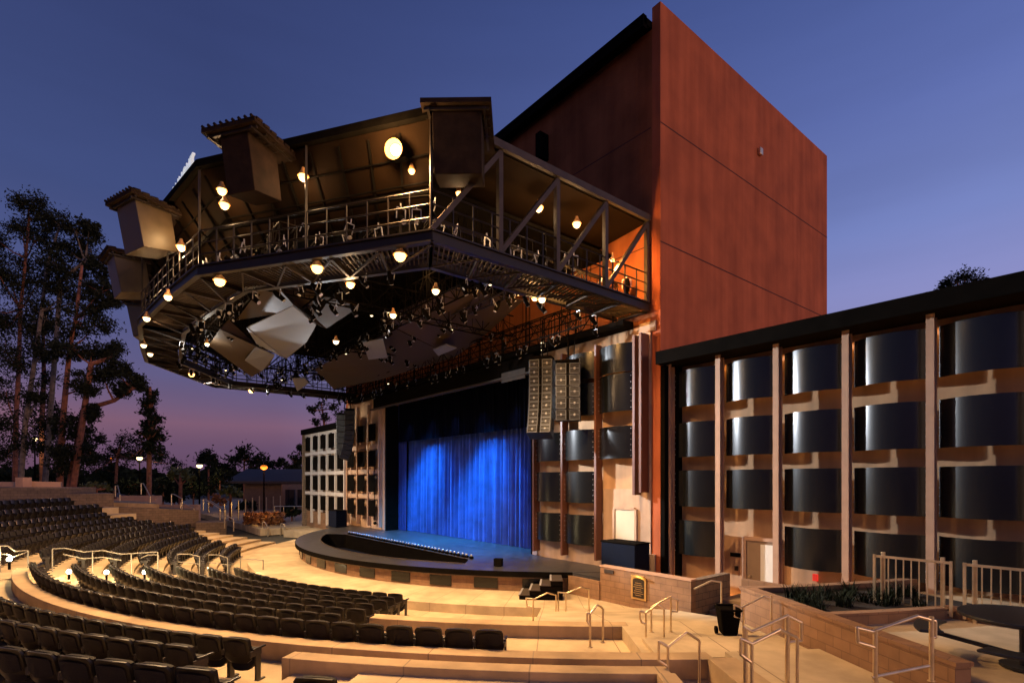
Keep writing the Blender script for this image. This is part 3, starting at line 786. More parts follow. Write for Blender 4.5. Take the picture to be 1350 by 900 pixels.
cloud([cz(325, 431, 5.98), cz(377, 472, 5.88), cz(338, 452, 5.95)], 'cloud')
cloud([cz(323, 474, 5.9), cz(338, 456, 6.1), cz(362, 467, 6.0), cz(345, 489, 5.95)], 'cloud')
cloud([cz(500, 420, 6.6), cz(540, 405, 6.9), cz(600, 378, 7.2), cz(690, 395, 7.2), cz(640, 440, 6.6), cz(600, 470, 6.1)], 'cloudbrown')
cloud([cz(415, 486, 6.3), cz(470, 455, 6.6), cz(520, 432, 6.8), cz(600, 470, 6.3), cz(500, 500, 5.9), cz(440, 512, 5.9)], 'cloudbrown')
cloud([cz(478, 450, 6.1), cz(505, 446, 6.1), cz(511, 470, 5.9), cz(486, 473, 5.9)])
cloud([cz(571, 460, 6.0), cz(588, 453, 6.1), cz(602, 458, 6.0), cz(578, 468, 5.9)])
cloud([cz(385, 498, 5.7), cz(402, 497, 5.7), cz(407, 504, 5.6), cz(392, 515, 5.5)])
# tile-roofed hoods with speaker boxes
for i, (hx, hy, ang, sc, zt) in enumerate([(-11.75, 7.75, 50, 1.0, 9.3), (-15.85, 3.65, 34, .98, 9.12), (-21.6, 1.75, 20, 1.0, 9.0), (-27.2, 1.6, 8, 1.0, 9.0), (-33.9, 2.8, -20, 1.15, 9.0)]):
    base = Vector((hx, hy, 0)); mt = Matrix.Rotation(R(ang), 3, 'Z')
    def hp(x, y, z): return base + mt @ Vector((x * sc, y * sc, 0)) + Vector((0, 0, zt + z * sc))
    h = MB()
    top = [hp(-.88, -.75, .12), hp(.88, -.75, .12), hp(.88, 1.15, -.02), hp(-.88, 1.15, -.02)]
    bot = [v - Vector((0, 0, .12)) for v in top]
    h.add(bot + top, [(3, 2, 1, 0), (4, 5, 6, 7), (0, 1, 5, 4), (1, 2, 6, 5), (2, 3, 7, 6), (3, 0, 4, 7)])
    if i:
        for k in range(9):
            x = -.8 + .2 * k; h.tube(hp(x, -.8, .13), hp(x, 1.15, .0), .04 * sc, n=6)
        for s_ in (-.88, .88):
            for k in range(7): y = -.7 + .26 * k; h.tube(hp(s_, y, .10 - k * .018), hp(s_, y + .2, .12 - k * .018), .045, n=6)
    h.build('hood_roof', M['tile'], cn)
    bx = MB(); bw_ = .62 if i == 0 else (.46 if i == 1 else .62)
    v = [hp(-bw_, -.55, -.02), hp(bw_, -.55, -.02), hp(bw_, .55, -.02), hp(-bw_, .55, -.02), hp(-bw_, -.28, -1.5), hp(bw_, -.28, -1.5), hp(bw_, .75, -1.3), hp(-bw_, .75, -1.3)]
    bx.add(v, [(0, 1, 2, 3), (7, 6, 5, 4), (4, 5, 1, 0), (5, 6, 2, 1), (6, 7, 3, 2), (7, 4, 0, 3)])
    bx.build('speaker_box', M['tile'] if i < 2 else M['boxface'], cn, bevel=.02)
    sl = MB()
    for k in range(5): sl.bar(hp(-.82, -.6 + .35 * k, -.06), hp(.82, -.6 + .35 * k, -.06), .06, .06)
    for x in (-.7, .7): sl.bar(hp(x, -.7, -.1), hp(x, 1.1, -.1), .06, .06)
    sl.build('hood_slat', M['brownsteel'], cn)
# extra hood box below the fourth
# sign letters on the roof front
sc_ = bpy.data.curves.new('roof_sign', 'FONT'); sc_.body = 'MOONLIGHT'; sc_.size = .95; sc_.extrude = .05; sc_.align_x = 'CENTER'; sc_.space_character = 1.25
sc_.size = .62; sc_.space_character = 1.1; sc_.extrude = .04
so_ = bpy.data.objects.new('roof_sign_tmp', sc_); COL.objects.link(so_)
bpy.context.view_layer.update()
me = bpy.data.meshes.new_from_object(so_.evaluated_get(bpy.context.evaluated_depsgraph_get())); bpy.data.objects.remove(so_)
sg_ = bpy.data.objects.new('roof_sign', me); COL.objects.link(sg_); sg_.location = (-20.6, 2.62, 9.42); sg_.rotation_euler = (R(90), 0, R(4))
me.materials.clear(); me.materials.append(emis('lit_white_letter', (.9, .95, 1), .5, (.8, .8, .8))); tag(sg_, 'white capital letters standing along the front edge of the canopy roof', 'sign')
# brow steel at wall: catwalk to the tower and dark ducting
bw = MB(); bw.ab(-38, -12.6, 15.4, 15.98, 5.55, 5.8)
for i in range(26): x = -37 + i * .95; bw.tube((x, 15.6, 5.8), (x, 15.6, 6.9), .03, n=5)
bw.tube((-37, 15.6, 6.9), (-13, 15.6, 6.9), .03); bw.tube((-37, 15.6, 6.4), (-13, 15.6, 6.4), .03)
bw.build('wall_catwalk', M['black'], cn)

# stage lights hanging from the canopy
sl0 = empty('spotlight', (0, 0, 0), 'x', 'spotlight')
b_ = MB(); b_.tube((0, 0, -.35), (0, -.16, -.16), .07, .085, n=10); b_.tube((0, -.16, -.16), (0, -.26, -.04), .085, .05, n=10); b_.build('body', M['black'], sl0, smooth=True)
y_ = MB(); y_.bar((-.11, -.10, -.25), (-.11, -.04, -.02), .02); y_.bar((.11, -.10, -.25), (.11, -.04, -.02), .02); y_.bar((-.11, -.04, -.02), (.11, -.04, -.02), .02); y_.tube((0, -.04, -.02), (0, -.04, .1), .015); y_.build('yoke', M['chrome'], sl0)
l_ = MB(); l_.tube((0, .01, -.365), (0, 0, -.352), .062, n=10); l_.build('lens', mat('lens_glass', (.5, .5, .52), .15, spec=1), sl0)
ssn = snapshot(sl0)
spots = []
def hang(p, rz, sc=1.0): spots.append((p, rz, sc))
rnd = random.Random(11)
for (p, q) in T:
    d = q - p; n = int(d.length / .62)
    for i in range(n):
        if rnd.random() < .8: hang(p + d * ((i + rnd.uniform(.2, .8)) / n) + Vector((rnd.uniform(-.3, .3), rnd.uniform(-.3, .3), -.05)), rnd.uniform(-.6, .6) + (0 if rnd.random() < .8 else PI), rnd.uniform(.7, 1.15))
for p, q in zip(I_, I_[1:]):
    L_ = (Vector(q) - Vector(p)).length; n = int(L_ / .8)
    for i in range(n):
        c = Vector(p).lerp(Vector(q), (i + .5) / n); hang(Vector((*c, 6.0 if i % 3 else 7.3)), rnd.uniform(-3, 3), rnd.uniform(.8, 1.1))
for p, q in zip(ins(.75), ins(.75)[1:]):
    L_ = (Vector(q) - Vector(p)).length; n = int(L_ / .75)
    for i in range(n):
        c = Vector(p).lerp(Vector(q), (i + rnd.random()) / n); hang(Vector((*c, rnd.uniform(6.8, 7.5))), rnd.uniform(-3, 3), rnd.uniform(1.0, 1.5))
for p, q in zip(O[3:], O[4:]):
    L_ = (Vector(q) - Vector(p)).length; n = int(L_ / 2.1)
    for i in range(n):
        c = Vector(p).lerp(Vector(q), (i + .3) / n); hang(Vector((*c, 5.95)), rnd.uniform(-.4, .4), 1.2)
spots = spots[:290]
for i, (p, rz, sc) in enumerate(spots):
    o = sl0 if i == 0 else dup(ssn)
    o.location = p; o.rotation_euler = (rnd.uniform(-.3, .3), 0, rz); o.scale = (sc,) * 3
    o['label'] = 'unlit black theatre spotlight clamped under the canopy trusses'; o['category'] = 'spotlight'; o['group'] = 'unlit spotlights hung under the canopy'

# lit lamps
def lamp(p, r, m, energy, kind='down', col=(1, .61, .29), label='', group='lit work lamps around the canopy', spot=150, target=None, light_r=.12):
    o = empty('work_lamp', p, label, 'lamp', group)
    p = Vector(p)
    sh = MB(); n = 12
    sh.tube(p + Vector((0, 0, .16)), p + Vector((0, 0, .0)), r * .5, r * 1.25, n=12, caps=False)
    sh.tube(p + Vector((0, 0, .16)), p + Vector((0, 0, .24)), r * .5, r * .35); sh.build('lamp_shade', M['shade'], o, smooth=True)
    MB().ball(p + Vector((0, 0, -.02)), r, 12, 8).build('bulb', m, o, smooth=True)
    if energy:
        if kind == 'down': light('SPOT', 'lamp_light', p + Vector((0, 0, -r - .06)), energy, col, target or p + Vector((0, 0, -5)), light_r, spot, .7)
        else: light('POINT', 'lamp_light', p + Vector((0, 0, -r - .1)), energy, col, size=light_r)
lowers = [((-12.8, 6.6), 526, 331, 1.25), ((-15, 5.2), 417, 347, 1), ((-17.8, 3.3), 288, 365, 1), ((-20.4, 2.3), 242, 390, .8), ((-23.6, 2.0), 215, 422, .8), ((-28.4, 2.3), 202, 453, .8), ((-30.2, 2.7), 199, 463, .8),
          ((-14.5, 8.7), 577, 378, .8), ((-17.6, 8.8), 519, 410, .8), ((-13.0, 11.8), 762, 391, .8), ((-34.5, 5.0), 0, 0, .8), ((-38.5, 9), 0, 0, .8), ((-22.5, 8.6), 0, 0, .8)]
names = ['at the right front corner', 'on the right front beam', 'at the second front corner', 'left of the second front corner', 'on the left front beam', 'far along the left front', 'at the far left corner', 'inside the right front corner', 'deep inside the right half', 'below the right side beam', 'on the far left side', 'near the far left wall', 'in the middle']
for (xy, _, _, k), nm in zip(lowers, names):
    k = k * (1.7 if nm in ('on the far left side', 'near the far left wall') else 1)
    inner = nm.startswith(('inside', 'deep', 'in the')); k2 = k * (.35 if inner else 1)
    lamp((*xy, 5.88), .13 * (1.15 if k >= 1 else .85), M['bulb'] if k >= 1 else M['bulbw'], 2700 * k2, spot=90 if inner else 140, label='small round lamp glowing under the canopy catwalk %s' % nm, group=None)
uppers = [((-15.4, 4.95), 8.5, 60, 'above the right front beam', .12), ((-17.75, 3.35), 8.55, 40, 'upper of the pair at the second corner', .12), ((-17.65, 3.4), 8.1, 40, 'lower of the pair at the second corner', .12),
          ((-19.9, 2.6), 7.4, 160, 'beside the third hood', .12), ((-24.3, 2.6), 6.4, 120, 'on the left ring', .12), ((-12.6, 11.3), 8.55, 70, 'between the first and second side braces', .12), ((-12.6, 13.0), 8.55, 70, 'between the second and third side braces', .12),
          ((-13.0, 7.05), 8.35, 20, 'left of the big flood', .08), ((-12.6, 8.3), 8.0, 20, 'under the corner hood', .07)]
for xy, z, en, nm, r in uppers:
    lamp((*xy, z), r * 1.05, M['bulb'], en, 'point', label='round warm lamp inside the canopy edge %s' % nm, group=None)
lamp(at(705, 391, 18.4), .12, M['bulb'], 330, 'point', col=(1, .5, .15), label='warm lamp under the side catwalk lighting the orange tower wall', group=None)
lamp(at(815, 345, 18.6) + Vector((0, -.3, 0)), .06, M['bulb'], 420, 'point', col=(1, .45, .10), label='small warm lamp between canopy end and tower wall', group=None)
lamp(at(462, 374, 16.5), .12, M['bulb'], 60, 'point', label='warm yellow lamp low inside the canopy near the reflectors', group=None)
lamp(at(273, 453, 23.5), .09, M['bulbw'], 120, 'point', col=(1, .93, .8), label='cool white lamp beside the grey reflectors', group=None)
fo = empty('flood_light', (-12.9, 6.5, 8.65), 'large blazing flood lamp under the canopy front corner', 'lamp')
p = Vector((-12.9, 6.5, 8.65))
MB().ball(p + Vector((0, .03, 0)), .14, 16, 10).build('lens', M['bulbbig'], fo, smooth=True)
fd = Vector((.55, -.8, -.25)).normalized()
MB().tube(p - fd * .16, p + fd * .08, .10, .25, n=20, caps=False).build('reflector_bowl', M['shade'], fo, smooth=True)
MB().box(p - fd * .32, (.42, .26, .36), rz=.6).build('housing', M['black'], fo, bevel=.03)
light('SPOT', 'flood_beam', p + fd * .35, 3600, (1, .53, .19), (-5, 4.5, -5), .15, 115, .9)
light('POINT', 'flood_glow', p + fd * .55, 330, (1, .55, .2), size=.15)

gl = random.Random(21)
for k in range(22):
    p_, q_ = T[gl.randrange(len(T))]; c = p_ + (q_ - p_) * gl.random() + Vector((gl.uniform(-.5, .5), gl.uniform(-.5, .5), gl.uniform(-.35, .1)))
    o = empty('work_lamp', c, 'tiny white lit lamp among the dark canopy trusses', 'lamp', 'tiny lit lamps among the trusses')
    MB().tube(c + Vector((0, 0, .14)), c, .03, .075, n=8).build('lamp_shade', M['black'], o)
    MB().ball(c, .055, 8, 6, .6).build('bulb', M['bulbw'], o, smooth=True)
light('POINT', 'hood_light', at(236, 306, 17.6), 60, (1, .6, .25), size=.05)
light('POINT', 'ring_glow', (-19.6, 4.6, 7.3), 60, (1, .55, .22), size=.1)
light('POINT', 'ring_glow', (-25, 4.4, 7.2), 60, (1, .6, .3), size=.1)
light('POINT', 'ring_glow', (-16.5, 9.2, 7.3), 70, (1, .55, .22), size=.1)
# house-right floods that wash the wing, cool
light('SPOT', 'wing_wash', (-27.5, 6.4, 5.6), 26000, (.86, .92, 1), (-6.0, 16.5, .6), .2, 32, .3)
light('SPOT', 'tower_wash', (-27.0, 6.0, 5.6), 2200, (.9, .94, 1), (-15, 15.5, 1.5), .2, 44, .5)
def strip(x0, x1, y, z, en, up, col=(1, .42, .10)):  # added warm fill, hidden behind the wing panels to brighten the wall
    l = bpy.data.lights.new('added_wall_fill', 'AREA'); l.shape = 'RECTANGLE'; l.size = abs(x1 - x0); l.size_y = .12; l.energy = en; l.color = col
    o = bpy.data.objects.new('added_wall_fill', l); COL.objects.link(o); o.location = ((x0 + x1) / 2, y, z); o.rotation_euler = (PI - .12 if up else .12, 0, 0)
strip(-11, 4, 16.85, -4.0, 55, True, (1, .42, .12)); strip(-11, 4, 16.85, 3.85, 40, False)
light('SPOT', 'left_wash', (-37.5, 5.5, 6.0), 5000, (1, .93, .82), (-41, 16, 0), .15, 80, .5)
light('SPOT', 'stage_wall_wash', (-20, 3.6, 6.0), 700, (1, .62, .32), (-14.5, 16, -1), .12, 60, .6)
light('SPOT', 'reflector_wash', at(273, 453, 23.5) + Vector((.2, .2, -.8)), 2600, (.92, .95, 1), at(378, 440, 20), .05, 24, .2)
light('SPOT', 'truss_uplight', at(430, 520, 26), 420, (.9, .95, 1), at(400, 445, 21), .1, 60, .6)
# blue stage light
bl_ = bpy.data.lights.new('stage_blue', 'AREA'); bl_.shape = 'RECTANGLE'; bl_.size = 14; bl_.size_y = .3; bl_.energy = 190; bl_.color = (.16, .32, 1); bl_.spread = R(70)
bo_ = bpy.data.objects.new('stage_blue', bl_); COL.objects.link(bo_); bo_.location = (-25.6, 10.6, 5.7); bo_.rotation_euler = Vector((0, 6.4, -8.2)).to_track_quat('-Z', 'Y').to_euler()
bo_.rotation_euler = (math.atan2(6.4, 8.2), 0, 0)
for x in (-31, -28.2, -25.6, -23, -20.2): light('SPOT', 'curtain_blue', (x, 16.1, 4.3), 170, (.2, .36, 1), (x, 17.25, -3.3), .08, 70, 1)
for x in (-28.5, -22.5): light('SPOT', 'stage_floor_blue', (x, 13.6, 5.2), 17000, (.02, .36, 1), (x, 16.2, ZS), .2, 75, .9)

# ------------------------------------------------------------------ line arrays
def array(name, x, y, zt, n, w, h, d, curve, label, cols=(1,)):
    root = empty(name, (x, y, zt), label, 'speaker array')
    p = Vector((x, y, zt)); ang = 0.0
    for i in range(n):
        ang = curve * (i / max(1, n - 1)) ** 2
        mt = Matrix.Rotation(ARZ, 3, 'Z') @ Matrix.Rotation(R(ang), 3, 'X')
        c = p + mt @ Vector((0, 0, -h / 2))
        bxx = MB().box(c, (w, d, h * .93), m=mt).build('cabinet', M['speaker'], root, bevel=.01)
        fr = MB()
        for s in (-1, 1):
            fr.box(c + mt @ Vector((s * w * .27, -d / 2 - .012, 0)), (w * .40, .02, h * .06), m=mt)
            for q in (-1, 1): fr.box(c + mt @ Vector((s * w * .27 + q * w * .19, -d / 2 - .012, 0)), (.022, .02, h * .88), m=mt)
            for q in (-1, 1): fr.box(c + mt @ Vector((s * w * .27, -d / 2 - .012, q * h * .43)), (w * .40, .02, .022), m=mt)
        fr.build('frame', M['frame'], bxx)
        cn_ = MB()
        for s in (-1, 1): cn_.tube(c + mt @ Vector((s * w * .27, -d / 2 - .03, 0)), c + mt @ Vector((s * w * .27, -d / 2 + .01, 0)), .03, .055, n=10)
        MB().box(c + mt @ Vector((0, -d / 2 - .006, 0)), (w * .10, .01, h * .86), m=mt).build('grille', M['black'], bxx)
        cn_.build('driver', M['chrome'] if curve else M['chrome'], bxx)
        p = p + mt @ Vector((0, 0, -h))
    fb = MB(); fb.box(Vector((x, y, zt + .08)), (w * .9, d, .08), rz=ARZ); fb.tube((x, y, zt + .1), (x, y, zt + 1.6), .03); fb.tube((x + .3, y, zt + .1), (x + .3, y + .1, zt + 1.6), .015)
    fb.build('rigging', M['black'], root)
ARZ = R(34)
array('speaker_array', -15.9, 14.45, 4.75, 9, .95, .345, .6, -22, 'tall curved hanging speaker column left of its pair, right of the curtain')
ARZ = R(42)
array('speaker_array', -14.75, 14.75, 4.45, 5, .95, .44, .6, 0, 'shorter straight hanging speaker column beside the wall panels')
ARZ = R(-24)
array('speaker_array', -34.9, 14.3, 4.6, 10, 1.0, .33, .6, -20, 'distant curved speaker column hanging left of the curtain')
ARZ = R(-38)
array('speaker_array', -36.6, 14.6, 4.5, 7, 1.0, .4, .8, 0, 'dark straight speaker stack behind the distant curved column')

# ------------------------------------------------------------------ block wall, plaque, cases
bw = empty('block_wall', (-10.7, 14.1, GZ), 'tan concrete block wall right of the stage with a lit plaque', 'wall')
MB().ab(-12.45, -8.94, 14.0, 14.25, GZ - .2, -2.98).build('wall', M['cmu'], bw)
MB().ab(-12.47, -8.92, 13.98, 14.27, -2.98, -2.93).build('cap', M['post'], bw)
MB().ab(-9.19, -8.94, 14.25, 16.2, GZ - .2, -2.98).build('wall_return', M['cmudark'], bw)
MB().ab(-12.25, -11.85, 13.965, 13.998, -3.16, -3.04).build('vent', M['greysteel'], bw)
pq = empty('plaque', (-10.75, 13.96, -3.6), 'small arched bronze plaque with gilt frame on the block wall', 'plaque')
vs = []
def archpoly(w, z0, z1, k=8): return [(-w, z0), (w, z0)] + [(w * math.cos(PI * i / k), z1 + w * .35 * math.sin(PI * i / k)) for i in range(k + 1)]
def slab(poly, y0, y1, x): 
    m = MB(); n = len(poly); m.add([(x + a, y0, b) for a, b in poly] + [(x + a, y1, b) for a, b in poly], [tuple(range(n)), tuple(range(n, 2 * n))[::-1]] + [(i, n + i, n + (i + 1) % n, (i + 1) % n) for i in range(n)]); return m
slab(archpoly(.29, -3.83, -3.16), 13.955, 13.998, -10.8).build('frame', M['bronzeframe'], pq)
slab(archpoly(.22, -3.77, -3.22), 13.945, 13.954, -10.8).build('face', M['bronze'], pq)
MB().box((-10.78, 13.9, -3.07), (.5, .08, .05)).build('lamp_bar', M['bronzeframe'], pq)
tx_ = MB()
for k in range(7): 
    wv = .12 + .04 * ((k * 7) % 3); tx_.box((-10.8, 13.942, -3.3 - k * .065), (wv * 2, .004, .012))
tx_.build('lettering', M['bronzeframe'], pq)
light('POINT', 'plaque_light', (-10.78, 13.8, -3.12), 2.2, (1, .7, .2), size=.03)
for nm, c, lb in (('equipment_case', (-12.15, 14.95, 0), 'dark blue equipment case standing behind the block wall'), ('equipment_case', (-37.9, 14.6, 0), 'dark blue equipment case at the far left of the stage')):
    r_ = empty(nm, (c[0], c[1], ZS - .1), lb, 'case')
    MB().box((c[0], c[1], -2.78), (1.5, .8, 1.15)).build('body', M['darkblue'], r_, bevel=.03)
    MB().box((c[0], c[1], -2.18), (1.54, .84, .05)).build('lid', M['black'], r_, bevel=.01)
    for sx_ in (-.6, .6): MB().tube((c[0] + sx_, c[1] - .3, ZS + .02), (c[0] + sx_, c[1] - .3, ZS - .0), .05).build('wheel', M['black'], r_)

# ------------------------------------------------------------------ planter, upper terrace, fence, table
pl = empty('planter', pol(25.5, 58.5, -4.2), 'long tan block planter wall with dark plants beside the sloping walk', 'planter')
w = MB(arc=False)
def radial_box(mb, r0, r1, a, th, z0, z1, off=0):
    p = pol(r0, a); q = pol(r1, a); mb.box(((p.x + q.x) / 2 + off * 0, (p.y + q.y) / 2, (z0 + z1) / 2), ((q - p).length, th, z1 - z0), rz=math.atan2(q.y - p.y, q.x - p.x))
radial_box(w, 22.6, 27.9, 58.6, .25, GZ, -2.56); w.build('front_wall', M['cmu'], pl)
w = MB(); radial_box(w, 22.55, 27.93, 58.6, .28, -2.56, -2.50); w.build('cap', M['cmu'], pl)
w = MB(arc=True); w.arc(22.6, 22.85, 58.95, 75, GZ, -2.5); w.build('end_wall', M['cmu'], pl)
w = MB(arc=True); w.arc(22.85, 24.9, 58.95, 68, -3, -2.62); w.build('soil', mat('soil', (.02, .014, .01), 1, noise=.4, bump=1), pl)
w = MB(arc=True); w.arc(24.9, 25.1, 58.95, 66, -2.9, -2.55); w.build('inner_curb', M['cmu'], pl)
back = MB(); back.ab(-7.2, 2, 13.62, 13.8, GZ, -2.62); back.build('back_wall', M['cmu'], pl)
rnd2 = random.Random(4)
for k in range(26):
    r_ = rnd2.uniform(23.0, 24.8); a_ = rnd2.uniform(59.4, 67); base = pol(r_, a_, -2.63)
    t = empty('grass_tuft', base, 'low dark tuft of strappy leaves in the block planter', 'plant', 'dark grassy plants in the block planter')
    m_ = MB(); 
    for j in range(40):
        an = rnd2.uniform(0, 2 * PI); ln = rnd2.uniform(.12, .42); lean = rnd2.uniform(.2, .9)
        b0 = base + Vector((rnd2.uniform(-.12, .12), rnd2.uniform(-.12, .12), 0)); d = Vector((math.cos(an) * lean, math.sin(an) * lean, 1)).normalized() * ln
        sd = Vector((-math.sin(an), math.cos(an), 0)) * .012
        m_.add([b0 - sd, b0 + sd, b0 + d * .6 + sd * .8, b0 + d * .6 - sd * .8, b0 + d + Vector((math.cos(an), math.sin(an), -.3)) * .06], [(0, 1, 2, 3), (3, 2, 4)])
    m_.build('leaves', M['leaf2'], t)
# fence
fxs = [(-4.15, -2.78), (-2.62, -.75), (-.6, 2)]
for i, (xa, xb) in enumerate(fxs):
    lab = ['white metal picket fence panel left of the wing post, behind the planter', 'white metal picket fence panel right behind the black table', 'white fence panel at the right edge'][i]
    r_ = empty('picket_fence', (xa, 13.5, -2.75), lab, 'fence')
    fr = MB(); fr.ab(xa, xb, 13.48, 13.52, -1.68, -1.63); fr.ab(xa, xb, 13.48, 13.52, -2.66, -2.61); fr.ab(xa, xa + .05, 13.475, 13.525, -2.72, -1.62); fr.ab(xb - .05, xb, 13.475, 13.525, -2.72, -1.62); fr.build('frame', M['steel'], r_)
    x = xa + .15
    while x < xb - .08: MB().ab(x - .011, x + .011, 13.49, 13.51, -2.61, -1.68).build('picket', M['steel'], r_); x += .135
    for x in (xa + .17, xb - .17):
        if x < xb: MB().ab(x - .035, x + .035, 13.53, 13.60, -2.9, -1.56).build('post', M['steel'], r_, bevel=.01)
# picnic table
tc_ = at(1352, 812, 7.9); tc_.z = -2.78
tb = empty('picnic_table', tc_, 'round black metal picnic table with attached curved benches', 'table')
m_ = MB(); m_.tube((tc_.x, tc_.y, -2.05), (tc_.x, tc_.y, -2.0), .78, n=40); m_.build('tabletop', M['table'], tb, bevel=.012)
m_ = MB(); m_.tube((tc_.x, tc_.y, -2.05), (tc_.x, tc_.y, -2.78), .07, n=12); m_.tube((tc_.x, tc_.y, -2.76), (tc_.x, tc_.y, -2.72), .3, n=16); m_.build('pedestal', M['table'], tb)
for k in range(4):
    an = TH + .5 + k * PI / 2 + .35; d = Vector((math.cos(an), math.sin(an), 0)); sd = Vector((-d.y, d.x, 0))
    c = Vector((tc_.x, tc_.y, -2.33)) + d * 1.15
    m_ = MB(); n = 10; poly = []
    for i in range(n + 1): t = -.42 + .84 * i / n; poly.append((tc_.x + math.cos(an + t) * 1.32, tc_.y + math.sin(an + t) * 1.32))
    for i in range(n + 1): t = .42 - .84 * i / n; poly.append((tc_.x + math.cos(an + t) * 1.0, tc_.y + math.sin(an + t) * 1.0))
    m_.prism(poly, -2.35, -2.31); m_.build('bench', M['table'], tb, bevel=.012)
    m_ = MB(); m_.bar((tc_.x, tc_.y, -2.60), tuple(Vector((tc_.x, tc_.y, -2.42)) + d * 1.12), .05, .06); m_.build('arm', M['table'], tb)
# trash bin
tb2 = at(960, 840, 11.4); zb = -3.31
bn = empty('trash_bin', (tb2.x, tb2.y, zb), 'black wheeled trash bin with lid by the walkway rail', 'bin')
m_ = MB(); v = []
mt = Matrix.Rotation(TH - .1, 3, 'Z')
for (w_, d_, z) in ((.15, .16, .05), (.21, .22, .56)): v += [Vector((tb2.x, tb2.y, zb + z)) + mt @ Vector((a * w_, b * d_, 0)) for a, b in ((-1, -1), (1, -1), (1, 1), (-1, 1))]
m_.add(v, [(3, 2, 1, 0), (4, 5, 6, 7), (0, 1, 5, 4), (1, 2, 6, 5), (2, 3, 7, 6), (3, 0, 4, 7)]); m_.build('body', M['black'], bn, bevel=.03)
m_ = MB().box(Vector((tb2.x, tb2.y, zb + .585)), (.45, .48, .05), rz=TH - .1); m_.box(Vector((tb2.x, tb2.y, zb + .62)) + mt @ Vector((0, .16, 0)), (.4, .1, .05), rz=TH - .1); m_.build('lid', M['black'], bn, bevel=.02)
for s in (-1, 1):
    c = Vector((tb2.x, tb2.y, zb + .09)) + mt @ Vector((s * .18, .15, 0)); MB().tube(c, c + mt @ Vector((s * .05, 0, 0)), .08, n=14).build('wheel', M['black'], bn)
# stair and ramp to the wing court
sc2 = MB(arc=False)
for i in range(4): sc2.ab(-8.9 + .0 * i, -7.2, 14.6 + i * .32, 17.2, GZ - .1, GZ + .06 + i * .13)
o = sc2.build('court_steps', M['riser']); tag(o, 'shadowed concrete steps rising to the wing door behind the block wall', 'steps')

# ------------------------------------------------------------------ handrails
def rail(label, tops, posts, extra=(), r=.021, group=None, m='steel', pr=None):
    """tops: list of (px,py,s); posts: (px, pytop, s, zbase)"""
    q0 = at(posts[0][0], posts[0][1], posts[0][2]); q0.z = posts[0][3]
    o = empty('handrail', q0, label, 'handrail', group)
    MB().path([at(*t) for t in tops], r, 10).build('rail', M[m], o, smooth=True)
    for (px, py, s, zb) in posts:
        q = at(px, py, s); b = Vector((q.x, q.y, zb)); t = MB().tube(b, q, pr or r, n=10); t.tube(b, b + Vector((0, 0, .012)), .05, n=12); t.build('post', M[m], o, smooth=True)
    for e_ in extra: MB().path([at(*t) for t in e_], r * .9, 8).build('brace', M[m], o, smooth=True)
s = 15.6
rail('low steel handrail left of two near the stage steps', [(703, 799, s), (695, 799, s), (693.5, 788, s), (705, 789, s), (721, 781, s), (733, 784, s + .2)], [(703, 789, s, -4.3), (733, 784, s + .2, -4.3)])
s = 15.9
rail('steel handrail right of two near the stage steps', [(736, 796, s), (736, 780, s), (746, 781.5, s), (766, 773.5, s), (777, 777, s + .2)], [(746, 781, s, -4.25), (776.5, 777, s + .2, -4.1), (736, 780, s, -4.3)])
s = 10.05
rail('short steel handrail alone on the middle curb', [(778, 824, s), (774, 818, s), (774, 808, s), (778, 808.5, s), (787, 797.5, s + .1), (792, 799, s + .2), (795, 803, s + .3)], [(778, 808, s, -3.13), (795, 803, s + .3, -3.13)])
s = 11.1
rail('low steel handrail with loop, front of the pair left of the tall post', [(851, 822, s), (846, 820, s), (843.5, 814, s), (844, 805, s), (851.5, 807.5, s), (867, 796, s), (875, 802, s)], [(851.5, 807, s, -3.52), (875.5, 802, s, -3.32)])
rail('steel handrail on a tall square post, behind the pair', [(858.5, 800, s + .6), (884, 786, s + .6), (893, 791, s + .6), (893, 805.5, s + .6), (886, 805.5, s + .6)], [(858.7, 799, s + .6, -3.31), (884.5, 785, s + .6, -3.31)], m='steel')
s = 8.35
rail('steel handrail bending down at the corner of the inner curb', [(880, 878, s), (868.5, 870, s), (868.5, 845, s), (880.5, 852, s), (905, 833, s + .15), (922, 844, s + .25)], [(880.5, 852, s, -3.45), (922, 844, s + .25, -3.45)])
s = 7.6
rail('big bright double handrail, front bar', [(991, 873, s), (976.5, 862, s), (976.5, 841.5, s), (991, 848, s), (1028, 829.5, s + .1), (1050, 840, s + .2)], [(991, 848, s, -3.12), (1051, 840, s + .2, -3.12)], r=.024)
s = 8.15
rail('big bright double handrail, rear bar on thick post', [(982, 865, s), (980.5, 826, s), (991, 832, s), (1038, 811, s + .1), (1056, 820, s + .1), (1056.5, 844, s + .1), (1041, 846, s + .1)], [(982.5, 828, s, -3.12), (1038, 811, s + .1, -3.12)], r=.024, pr=.035)
s = 11.2
rail('steel handrail on the planter wall behind the trash bin', [(975, 814, s), (968, 812, s), (968, 797, s), (977, 800.5, s), (1007, 785.5, s), (1017.5, 789, s)], [(980, 800, s, -3.32), (1017, 784, s, -3.25)])
s = 14.6
rail('thin handrail climbing the dark steps by the wing door', [(915, 776, s), (938, 765, s), (951, 767, s)], [(951, 767, s, -3.6)], r=.025)
s = 7.35
rail('bright handrail in front of the planter wall at lower right', [(1154, 853, s), (1131, 846, s), (1130, 827, s), (1150, 832, s), (1209, 811.5, s), (1233, 818, s), (1233, 839, s), (1226, 841, s)], [(1154, 829, s, -2.95), (1228, 812, s, -2.75)], extra=[[(1150, 892, s), (1225, 877, s)]], r=.024, pr=.03)
# platform under the last rail
pf = MB(); a1 = atz(1080, 893, -2.97); 
pf.arc(28.3, 34, 54.2, 60.5, -4.7, -2.96) if False else None
